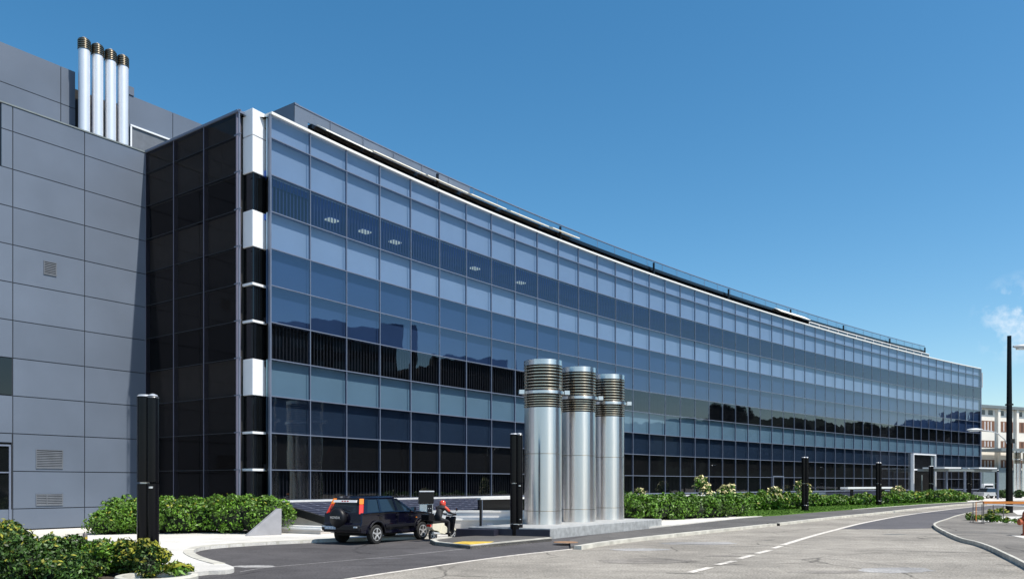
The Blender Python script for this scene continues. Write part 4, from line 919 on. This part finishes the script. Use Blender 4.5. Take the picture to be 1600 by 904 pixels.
def suv(root, paint='car_paint', detail=True, text=True):
    W = .875
    def arch(cx, r, z0): return [(cx-r*math.cos(a), z0+r*math.sin(a)) for a in np.linspace(.0, math.pi, 9)]
    sill = .36
    prof = [(0.02, .42), (0.0, .50), (0.0, .68), (.05, .76), (.06, 1.02), (.10, 1.10), (1.6, 1.13), (3.12, 1.10), (3.6, 1.05), (4.05, .97), (4.28, .84), (4.36, .68), (4.38, .45), (4.30, .33), (3.47+.42, .33)]
    prof += [(x, max(.33, z)) for x, z in arch(3.47, .40, .36)[::-1]]
    prof += [(3.03, sill), (1.30, sill)]+[(x, max(.34, z)) for x, z in arch(.85, .40, .36)[::-1]]+[(.40, .38)]
    def lyr(y, inset):
        cx, cz = 2.2, .75; return [(x+(inset if x < 1 else -inset)*(.6 if abs(x-cx) > 1.7 else 0), y, z-(inset*.7 if z > 1.0 else 0)) for x, z in prof]
    mb = MB(); loft_body(mb, [lyr(-W+.04, .05), lyr(-W, .02), lyr(-W+.0, .0)]) if False else None
    secs = [lyr(-W+.05, .07), lyr(-W+.005, .03), lyr(-W+.03, 0), lyr(W-.03, 0), lyr(W-.005, .03), lyr(W-.05, .07)]
    loft_body(mb, secs); body = mb.build('body', paint, root, smooth=True, angle=28)
    # greenhouse
    def gh(z, t):   # outline at height z, t 0..1
        xb, xf = .13+.24*t, 3.02-.95*t; w = W-.05-.16*t; c = .08
        return [(xb+c, -w, z), (xf-c*2, -w, z), (xf, -w+.12, z), (xf+.04, 0, z), (xf, w-.12, z), (xf-c*2, w, z), (xb+c, w, z), (xb, w-c, z), (xb-.02, 0, z), (xb, -w+c, z)]
    mb = MB(); loft_body(mb, [gh(1.09, 0), gh(1.56, .92)]); mb.build('window_glass', 'car_glass', root, smooth=True, angle=30)
    mb = MB()
    def gh2(z, t, gr):
        P_ = gh(z, t); cx = 1.3; return [(cx+(p[0]-cx)*(1+gr), p[1]*(1+gr*1.2), p[2]) for p in P_]
    loft_body(mb, [gh2(1.555, .92, .012), gh2(1.60, .95, .012), gh2(1.655, 1.05, -.03), gh2(1.67, 1.2, -.18)]); mb.build('roof', paint, root, smooth=True, angle=40)
    # pillars
    for sgn in (-1, 1):
        mb = MB()
        def pil(xa0, xa1, xb0, xb1):
            z0, z1 = 1.08, 1.565; w0, w1 = W-.045, W-.045-.155
            q = [(xa0, sgn*w0, z0), (xa1, sgn*w0, z0), (xb1, sgn*w1, z1), (xb0, sgn*w1, z1)]; V = q+[(v[0], v[1]+sgn*.018, v[2]) for v in q]
            mb.add(V, [(0, 1, 2, 3), (7, 6, 5, 4), (0, 4, 5, 1), (1, 5, 6, 2), (2, 6, 7, 3), (3, 7, 4, 0)])
        pil(.17, .36, .40, .56); pil(1.02, 1.13, 1.04, 1.14); pil(1.92, 2.02, 1.86, 1.95); pil(2.82, 2.95, 2.0, 2.12)
        mb.build('pillar', paint, root)
        # tail lamp on the rear pillar, amber above red
        q = [(.07, W-.15, 1.06), (.20, W-.06, 1.06), (.39, W-.21, 1.58), (.27, W-.30, 1.58)]
        for nm, f0, f1, mt in (('tail_lamp', 0., .62, 'red_lamp'), ('indicator_lamp', .63, 1., 'amber')):
            def L_(a, b, f): return Vector(a)+(Vector(b)-Vector(a))*f
            a, b, c, d = L_(q[0], q[3], f0), L_(q[1], q[2], f0), L_(q[1], q[2], f1), L_(q[0], q[3], f1)
            o3 = Vector((-.05, .04, .0)); V = [a, b, c, d]; V = [v-o3*1.4 for v in V]+[v+o3*.7 for v in V]; V = [(v[0], v[1]*sgn, v[2]) for v in V]
            mb = MB(); mb.add(V, [(0, 1, 2, 3), (7, 6, 5, 4), (0, 4, 5, 1), (1, 5, 6, 2), (2, 6, 7, 3), (3, 7, 4, 0)]); mb.build(nm, mt, root, bevel=.015)
        mb = MB(); mb.cbox((2.75, sgn*(W+.1), 1.18), .10, .18, .15); mb.cbox((2.78, sgn*(W-.0), 1.13), .06, .12, .05); mb.build('mirror', paint, root, bevel=.025)
        mb = MB(); mb.cbox((2.693, sgn*(W+.1), 1.18), .012, .15, .12); mb.build('mirror_glass', 'chrome', root)
        mb = MB(); mb.cbox((4.3, sgn*.62, .80), .16, .38, .16); mb.build('headlight', 'lamp_glass', root, bevel=.03)
        mb = MB(); mb.cbox((2.15, sgn*(W+.005), .60), 1.7, .03, .10); mb.build('side_trim', 'plastic', root, bevel=.01)
        mb = MB(); 
        for x in (1.95, 1.05): mb.cbox((x, sgn*(W-.0), .98), .16, .035, .03)
        mb.build('door_handle', 'plastic', root, bevel=.01)
        mb = MB()
        for x in (1.10, 1.98, 2.98): mb.cbox((x, sgn*(W-.004), .78), .008, .012, .6)
        mb.build('door_gap', 'black_matt', root)
        mb = MB(); mb.cbox((3.05, sgn*(W+.0), .86), .06, .02, .03); mb.build('side_marker', 'amber', root)
        for cx_ in (.85, 3.47):   # arch flare
            mb = MB(); pts = [(cx_-.43*math.cos(a), sgn*(W+.0), .36+.43*math.sin(a)) for a in np.linspace(.05, math.pi-.05, 13)]; mb.tube(pts, .032, 6); mb.build('arch_flare', 'plastic', root, smooth=True)
    mb = MB(); mb.cbox((-.02, 0, .58), .16, 1.72, .22); mb.build('rear_bumper', 'plastic', root, bevel=.05)
    mb = MB(); mb.cbox((4.36, 0, .52), .14, 1.6, .26); mb.build('front_bumper', 'plastic', root, bevel=.05)
    mb = MB(); mb.cbox((-.105, -.72, .62), .02, .16, .05); mb.cbox((-.105, .72, .62), .02, .16, .05); mb.build('reflector', 'white', root)
    mb = MB(); mb.cbox((2.2, 0, .42), 3.4, 1.3, .28); mb.build('underbody', 'black_matt', root)
    for x in (.85, 3.47):
        for s in (-1, 1): wheel(root, x, s*(W-.12), .335, .21, 'alloy', s)
    if text:
        mb = MB(); mb.lathe([(.30, -.0), (.335, -.05), (.335, -.17), (.27, -.235), (.02, -.25)], (0.06, .12, .92), 36, 'x'); sp = mb.build('spare_wheel_cover', 'plastic', root, smooth=True, angle=50)
        cu = bpy.data.curves.new('lettering', 'FONT'); cu.body = 'HONDA'; cu.size = .12; cu.align_x = 'CENTER'; cu.align_y = 'CENTER'; cu.extrude = .003
        to = bpy.data.objects.new('tmp', cu); COL.objects.link(to); dg = bpy.context.evaluated_depsgraph_get(); me = bpy.data.meshes.new_from_object(to.evaluated_get(dg)); bpy.data.objects.remove(to)
        me.materials.clear(); me.materials.append(M['alloy']); o = bpy.data.objects.new('lettering', me); COL.objects.link(o); o.parent = sp; o.location = (-.196, .12, .93); o.rotation_euler = (R(90), 0, R(-90))
        mb = MB(); mb.cbox((-.115, .42, .58), .012, .50, .11); mb.build('number_plate', 'plate', root)
        mb = MB(); mb.cbox((-.125, .30, .58), .012, .06, .07); mb.cbox((-.125, .42, .58), .012, .10, .05); mb.cbox((-.125, .56, .58), .012, .08, .05); mb.build('plate_mark', 'white', root)
        # strip of stickers along the top of the rear window
        q = [(.195, .52, 1.45), (.195, -.52, 1.45), (.225, -.52, 1.53), (.225, .52, 1.53)]; mb = MB(); V = [(v[0]+.0, v[1], v[2]) for v in q]+[(v[0]-.05, v[1], v[2]) for v in q]; 
        mb.add(V, [(0, 1, 2, 3), (7, 6, 5, 4), (0, 4, 5, 1), (1, 5, 6, 2), (2, 6, 7, 3), (3, 7, 4, 0)]); mb.build('window_sticker', 'white', root)
        mb = MB()
        for y in (.1, -.02, -.14): mb.cbox((.158, y, 1.49), .012, .07, .04)
        mb.build('sticker_mark', 'red_lamp', root)
        mb = MB(); mb.tube([(.13, -.3, 1.14), (.165, .1, 1.22)], .012, 5); mb.build('rear_wiper', 'black_matt', root)
TH = 31.0; f2 = Vector((math.sin(R(TH)), math.cos(R(TH)))); r2 = Vector((f2.y, -f2.x))
RRw = Vector(A(587, 27.9)[:2]); org = RRw-f2*.85-r2*.80
car = empty('parked_car', (org.x, org.y, .004), R(90-TH)); tag(car, 'dark navy off-road car with spare wheel waiting at the ticket machine', 'car'); suv(car)
# distant vehicles
def simple_car(px, D, head, paint, label, tall=False, gl=True):
    p = A(px, D, .1); e = empty('parked_van' if tall else 'parked_car', tuple(p), R(head)); tag(e, label, 'van' if tall else 'car', None if tall else 'pale cars parked by the entrance')
    H = 2.0 if tall else 1.4; L = 4.6 if tall else 4.1; mid = 1.05 if tall else .85; w = .82
    pr = [(0, .35), (0, mid), (.1, mid+.02)]+([(.15, H), (3.3, H), (4.1, mid+.05), (4.5, .95), (4.6, .4)] if tall else [(.5, mid), (3.0, mid), (4.0, mid-.12), (4.1, .4)])
    mb = MB(); loft_body(mb, [[(x, y, z) for x, z in pr] for y in (-w, w)]); mb.build('body', paint, e, bevel=.06)
    mb = MB()
    if tall:
        for s in (-1, 1): mb.cbox((2.6, s*(w+.005), 1.5), 1.3, .02, .5)
        mb.cbox((.05, 0, 1.5), .16, 1.3, .45)
    else:
        b0 = [(.5, -w+.03, mid), (3.1, -w+.03, mid), (3.1, w-.03, mid), (.5, w-.03, mid)]; b1 = [(.95, -w+.2, H-.04), (2.2, -w+.2, H-.04), (2.2, w-.2, H-.04), (.95, w-.2, H-.04)]; loft_body(mb, [b0, b1])
    mb.build('window', 'car_glass', e)
    if not tall: mb = MB(); mb.cbox((1.58, 0, H), 1.3, 1.26, .07); mb.build('roof', paint, e, bevel=.02)
    for x in (.8, L-.85):
        for s in (-1, 1): wheel(e, x, s*(w-.1), .3, .2, 'alloy', s)
    return e
M['silver_paint'] = mat('silver_paint', (.6, .63, .66), .25, .3, .03, 2, coat=.5)
simple_car(1529, 108, 20, 'silver_paint', 'pale silver car half hidden between two far black columns')
simple_car(1568, 122, 140, 'white', 'white car just left of the tall lamp pole')
simple_car(1546, 124, 100, 'white', 'white van seen end-on behind the farthest black column', True)

# ------------------------------------------------------------ rider on a scooter
sc_ = A(691, 29.7, .01); TS = 34.0
e = empty('motor_scooter', (sc_.x, sc_.y, .01), R(90-TS)); e.scale = (.88,)*3; tag(e, 'cream and black motor scooter stopped ahead of the dark car', 'scooter')
for x, nm in ((-.62, 'rear'), (.66, 'front')):
    wheel(e, x, 0, .24, .11, 'alloy', -1)
def slab(name, prof, w, m, bev=.03, yo=0.):
    mb = MB(); loft_body(mb, [[(x, yo-w/2, z) for x, z in prof], [(x, yo+w/2, z) for x, z in prof]]); return mb.build(name, m, e, bevel=bev)
slab('body', [(-.85, .55), (-.80, .72), (-.1, .74), (.0, .55), (.02, .30), (-.35, .30), (-.45, .42), (-.75, .46)], .34, 'scooter_cream')
slab('side_panel', [(-.35, .32), (.30, .22), (.34, .30), (.02, .60), (-.2, .66)], .37, 'scooter_cream', .02)
slab('floorboard', [(-.02, .24), (.45, .22), (.45, .30), (-.02, .32)], .40, 'black_metal', .02)
slab('leg_shield', [(.36, .25), (.46, .22), (.66, .95), (.56, 1.0), (.50, .9)], .46, 'black_metal')
slab('seat', [(-.82, .73), (-.78, .84), (-.1, .82), (.02, .74)], .30, 'black_matt')
slab('mudguard', [(.45, .42), (.62, .56), (.85, .42), (.80, .36), (.62, .48), (.5, .36)], .16, 'scooter_cream', .01)
slab('tail_lamp', [(-.90, .60), (-.90, .70), (-.84, .71), (-.84, .60)], .20, 'red_lamp', .01)
slab('luggage_box', [(-1.12, .86), (-1.12, 1.12), (-.78, 1.14), (-.74, .86)], .40, 'black_metal')
mb = MB(); mb.tube([(.52, -.33, 1.06), (.58, -.1, 1.02), (.58, .1, 1.02), (.52, .33, 1.06)], .022, 8); mb.build('handlebar', 'black_metal', e, smooth=True)
for s in (-1, 1):
    mb = MB(); mb.tube([(.56, s*.2, 1.04), (.62, s*.28, 1.24)], .008, 5); mb.lathe([(.02, -.012), (.06, -.01), (.06, .01), (.02, .012)], (.62, s*.30, 1.28), 12, 'x'); mb.build('mirror', 'chrome', e, smooth=True)
mb = MB(); mb.tube([(.66, 0, .24), (.54, 0, .98)], .035, 8); mb.tube([(-.3, -.12, .3), (-.78, -.15, .34)], .045, 8); mb.build('fork', 'alloy', e, smooth=True)
# the person
pr_ = empty('person', (sc_.x, sc_.y, .01), R(90-TS)); pr_.scale = (.88,)*3; tag(pr_, 'person in dark jacket with red shoulders and red helmet riding the scooter', 'person')
def skin(name, verts, edges, radii, m, parent, root=0, lv=2):
    me = bpy.data.meshes.new(name); me.from_pydata(verts, edges, []); me.materials.append(M[m]); o = bpy.data.objects.new(name, me); COL.objects.link(o); o.parent = parent
    md = o.modifiers.new('skin', 'SKIN'); md.use_smooth_shade = True
    if not me.skin_vertices: me.skin_vertices.new() if hasattr(me.skin_vertices, 'new') else None
    sv = me.skin_vertices[0].data
    for i, rr_ in enumerate(radii): sv[i].radius = (rr_, rr_) if not isinstance(rr_, tuple) else rr_; sv[i].use_root = (i == root)
    sb_ = o.modifiers.new('sub', 'SUBSURF'); sb_.levels = lv; sb_.render_levels = lv; return o
V = [(-.30, 0, .90), (-.24, 0, 1.10), (-.14, 0, 1.28), (-.06, 0, 1.40), (-.03, 0, 1.47), (0, 0, 1.56),
     (-.06, -.19, 1.36), (.12, -.30, 1.16), (.36, -.29, 1.10), (.46, -.27, 1.09), (-.06, .19, 1.36), (.12, .30, 1.16), (.36, .29, 1.10), (.46, .27, 1.09),
     (-.26, -.11, .88), (.18, -.20, .78), (.14, -.24, .42), (.12, -.25, .30), (.28, -.26, .27), (-.26, .11, .88), (.18, .20, .78), (.20, .22, .45), (.20, .22, .36), (.36, .22, .33)]
Ed = [(0, 1), (1, 2), (2, 3), (3, 4), (4, 5), (3, 6), (6, 7), (7, 8), (8, 9), (3, 10), (10, 11), (11, 12), (12, 13), (0, 14), (14, 15), (15, 16), (16, 17), (17, 18), (0, 19), (19, 20), (20, 21), (21, 22), (22, 23)]
Rd = [.15, .145, .16, .12, .06, .08, .085, .06, .04, .035, .085, .06, .04, .035, .10, .075, .05, .045, .045, .10, .075, .05, .045, .045]
skin('body', V, Ed, Rd, 'jacket', pr_)
for s in (-1, 1):
    skin('sleeve_panel', [(-.07, s*.15, 1.41), (-.04, s*.225, 1.36), (.04, s*.27, 1.27), (.12, s*.312, 1.18)], [(0, 1), (1, 2), (2, 3)], [.07, .085, .076, .068], 'jacket_red', pr_, 0, 1)
    hv = [(.45, s*.27, 1.09), (.52, s*.27, 1.085)]; he = [(0, 1)]; hr = [.032, .034]
    for k in range(4):
        b = len(hv); y = s*(.235+.023*k); ln = (.030, .036, .034, .027)[k]
        hv += [(.545, y, 1.095), (.545+ln*.9, y, 1.085), (.55+ln, y, 1.06), (.55+ln*.4, y, 1.035)]; he += [(1, b), (b, b+1), (b+1, b+2), (b+2, b+3)]; hr += [.010, .0095, .009, .008]
    b = len(hv); hv += [(.50, s*.225, 1.07), (.53, s*.205, 1.045), (.555, s*.20, 1.03)]; he += [(1, b), (b, b+1), (b+1, b+2)]; hr += [.012, .0105, .009]
    skin('glove', hv, he, hr, 'jacket', pr_, 0, 1)
mb = MB()
for j in range(13):
    pass
prof = [(.001, -.145), (.085, -.14), (.118, -.09), (.135, -.02), (.134, .05), (.115, .10), (.07, .138), (.001, .15)]
mb.lathe(prof, (.03, 0, 1.53), 28); mb.build('helmet', 'helmet', pr_, smooth=True, angle=60)
mb = MB()
for i in range(9):
    a0 = -1.0+2.0*i/9; a1 = -1.0+2.0*(i+1)/9; rr_ = .140
    mb.add([(.03+rr_*math.cos(a0), rr_*math.sin(a0), 1.47), (.03+rr_*math.cos(a1), rr_*math.sin(a1), 1.47), (.03+rr_*.99*math.cos(a1), rr_*math.sin(a1), 1.57), (.03+rr_*.99*math.cos(a0), rr_*math.sin(a0), 1.57)], [(0, 1, 2, 3)])
mb.build('visor', 'black_glass', pr_, smooth=True)

# ------------------------------------------------------------ far white building
dv2 = Vector((math.sin(R(64)), math.cos(R(64)))); nv2 = Vector((dv2.y, -dv2.x)); w0 = Vector(A(1490, 146)[:2])
wb = empty('white_building', (w0.x, w0.y, 0)); tag(wb, 'white rendered block with brown shuttered windows at far right', 'building')
def wp(t, o=0.): return w0+dv2*t+nv2*o
mb = MB(); mb.prism([wp(0), wp(70), wp(70, -14), wp(0, -14)], 0, 16.2); part(mb, 'wall', 'render_white', wb)
mb = MB(); mb.prism([wp(-.3, .8), wp(70.5, .8), wp(70.5, -14.5), wp(-.3, -14.5)], 16.2, 16.75); part(mb, 'roof', 'roof_grey', wb)
t = 2.; 
while t < 44:
    for (za, zb, m, nm, w) in ((15.0, 15.9, 'win_dark', 'attic_window', 1.3), (11.9, 13.9, 'shutter', 'window', 4.1), (8.9, 10.2, 'shutter', 'window', 4.1), (5.1, 6.6, 'shutter', 'window', 4.1)):
        for q in ((0, 2.3) if nm == 'attic_window' else (0,)):
            mb = MB(); mb.prism([wp(t+q, .04), wp(t+q+w, .04), wp(t+q+w, -.06), wp(t+q, -.06)], za, zb); fr = part(mb, nm, m, wb)
            if nm == 'window':
                mb = MB()
                for k in (.28, .5, .72): mb.prism([wp(t+w*k, .07), wp(t+w*k+.22, .07), wp(t+w*k+.22, .042), wp(t+w*k, .042)], za+.15, zb-.15)
                o = mb.build('window_bar', 'white' if int(t) % 2 else 'win_dark', fr); o.matrix_parent_inverse = Matrix.Translation((-w0.x, -w0.y, 0))
    mb = MB(); mb.prism([wp(t+4.5, .5), wp(t+5.2, .5), wp(t+5.2, 0.01), wp(t+4.5, 0.01)], 0, 16.2); part(mb, 'pilaster', 'render_white', wb)
    t += 5.6
mb = MB(); mb.prism([wp(6, 5), wp(17.5, 5), wp(17.5, .52), wp(6, .52)], 8.0, 8.5); part(mb, 'canopy', 'roof_grey', wb)
mb = MB(); mb.prism([wp(4, 3.0), wp(24, 3.0), wp(24, .52), wp(4, .52)], .0, 4.6); part(mb, 'glazed_porch', 'glaze_grey', wb)

# ------------------------------------------------------------ across the road (seen mirrored in the glass)
def leaf_tree(name, loc, h, cr, label, proto=None, scale=1.):
    e = empty(name, loc); r = np.random.default_rng(int(h*100)+int(loc[0]))
    mb = MB(); mb.tube([(0, 0, 0), (.1, 0, h*.3), (0, .1, h*.55), (0, 0, h*.85)], [.3, .22, .14, .04], 8)
    for k in range(6):
        a = k*1.05+r.random(); z = h*(.3+.08*k); mb.tube([(0, 0, z), (math.cos(a)*cr*.4, math.sin(a)*cr*.4, z+h*.12), (math.cos(a)*cr*.75, math.sin(a)*cr*.75, z+h*.2)], [.12, .07, .02], 6)
    mb.build('trunk', 'bark', e, smooth=True)
    E_ = []
    for k in range(13):
        a = r.random()*6.28; q = r.random()**.5*cr*.75; z = h*(.38+.5*r.random()); s = cr*(.28+.25*r.random())*(1.1-.5*abs(z/h-.6)); E_.append((q*math.cos(a)*(1.2-z/h), q*math.sin(a)*(1.2-z/h), z, s, s, s*.8))
    E_.append((0, 0, h*.88, cr*.35, cr*.35, h*.12))
    P, N = ell_points(E_, 5200, r, .25); leaves_obj('crown', P, N, .26, 'leaf_tree', e, .2, 1.1, int(h)); return e
protos = [leaf_tree('broadleaf_tree', (96, 70, 0), 13.5, 4.6, ''), leaf_tree('broadleaf_tree', (100, 81, 0), 11.5, 4.2, ''), leaf_tree('broadleaf_tree', (101, 90, 0), 14.5, 3.8, '')]
tl = ['broad tree across the road mirrored in the facade', 'rounder shorter tree across the road mirrored in the facade', 'tall narrow tree across the road mirrored in the facade']
for i, o in enumerate(protos): tag(o, tl[i]+', nearest of its kind', 'tree', 'trees across the road')
spots = [(104, 76), (108, 86), (106, 96), (110, 104), (113, 99), (112, 111), (117, 108), (112, 120), (122, 118), (118, 127), (124, 133), (122, 143), (96, 60), (92, 50), (99, 42)]
for i, (x, y) in enumerate(spots):
    o = copy_tree(protos[i % 3]); o.location = (x+3, y, 0); s = 1.0+.26*((i*7) % 5)/4; o.scale = (s, s, s); o.rotation_euler = (0, 0, i*1.3)
    tag(o, tl[i % 3]+', standing beyond the nearest', 'tree', 'trees across the road')
def block(name, x0, y0, x1, y1, h, label, m='bldg_dark'):
    e = empty(name, (x0, y0, 0)); tag(e, label, 'building'); mb = MB(); mb.prism([(x0, y0), (x1, y0), (x1, y1), (x0, y1)], 0, h); mb.prism([(x0+4, y0+3), (x0+9, y0+3), (x0+9, y0+10), (x0+4, y0+10)], h, h+2.5); part(mb, 'wall', m, e)
    y = y0+1.5; 
    while y < y1-2:
        z = 1.5
        while z < h-2.2:
            mb = MB(); mb.prism([(x0-.05, y), (x0+.02, y), (x0+.02, y+1.8), (x0-.05, y+1.8)], z, z+1.5); part(mb, 'window', 'win_dark', e); z += 3.2
        y += 3.2
block('opposite_block', 84, 22, 104, 58, 28.0, 'dark tall block across the road mirrored at the facade left')
block('opposite_block', 92, 60, 110, 74, 22.5, 'dark lower block across the road mirrored beside the tall one')
block('opposite_block', 132, 128, 150, 152, 15.5, 'dark block across the road mirrored at the far facade end')
# wooded ridge
mb = MB(); n = 60; rg = random.Random(4); prev = None; V = []
for i in range(n+1):
    y = -60+i*9; x = 190+.35*max(0, y-60); h = 17+4*math.sin(i*.37)+3*math.sin(i*.9+1)+rg.uniform(-1.2, 1.2); V += [(x-30, y, 0), (x, y, h), (x+120, y, h*1.3), (x+260, y, 0)]
fs_ = []
for i in range(n):
    for k in range(3): a = i*4+k; fs_.append((a, a+1, a+5, a+4))
mb.add(V, fs_); o = mb.build('hills', 'hill', smooth=True, angle=80); o['kind'] = 'structure'
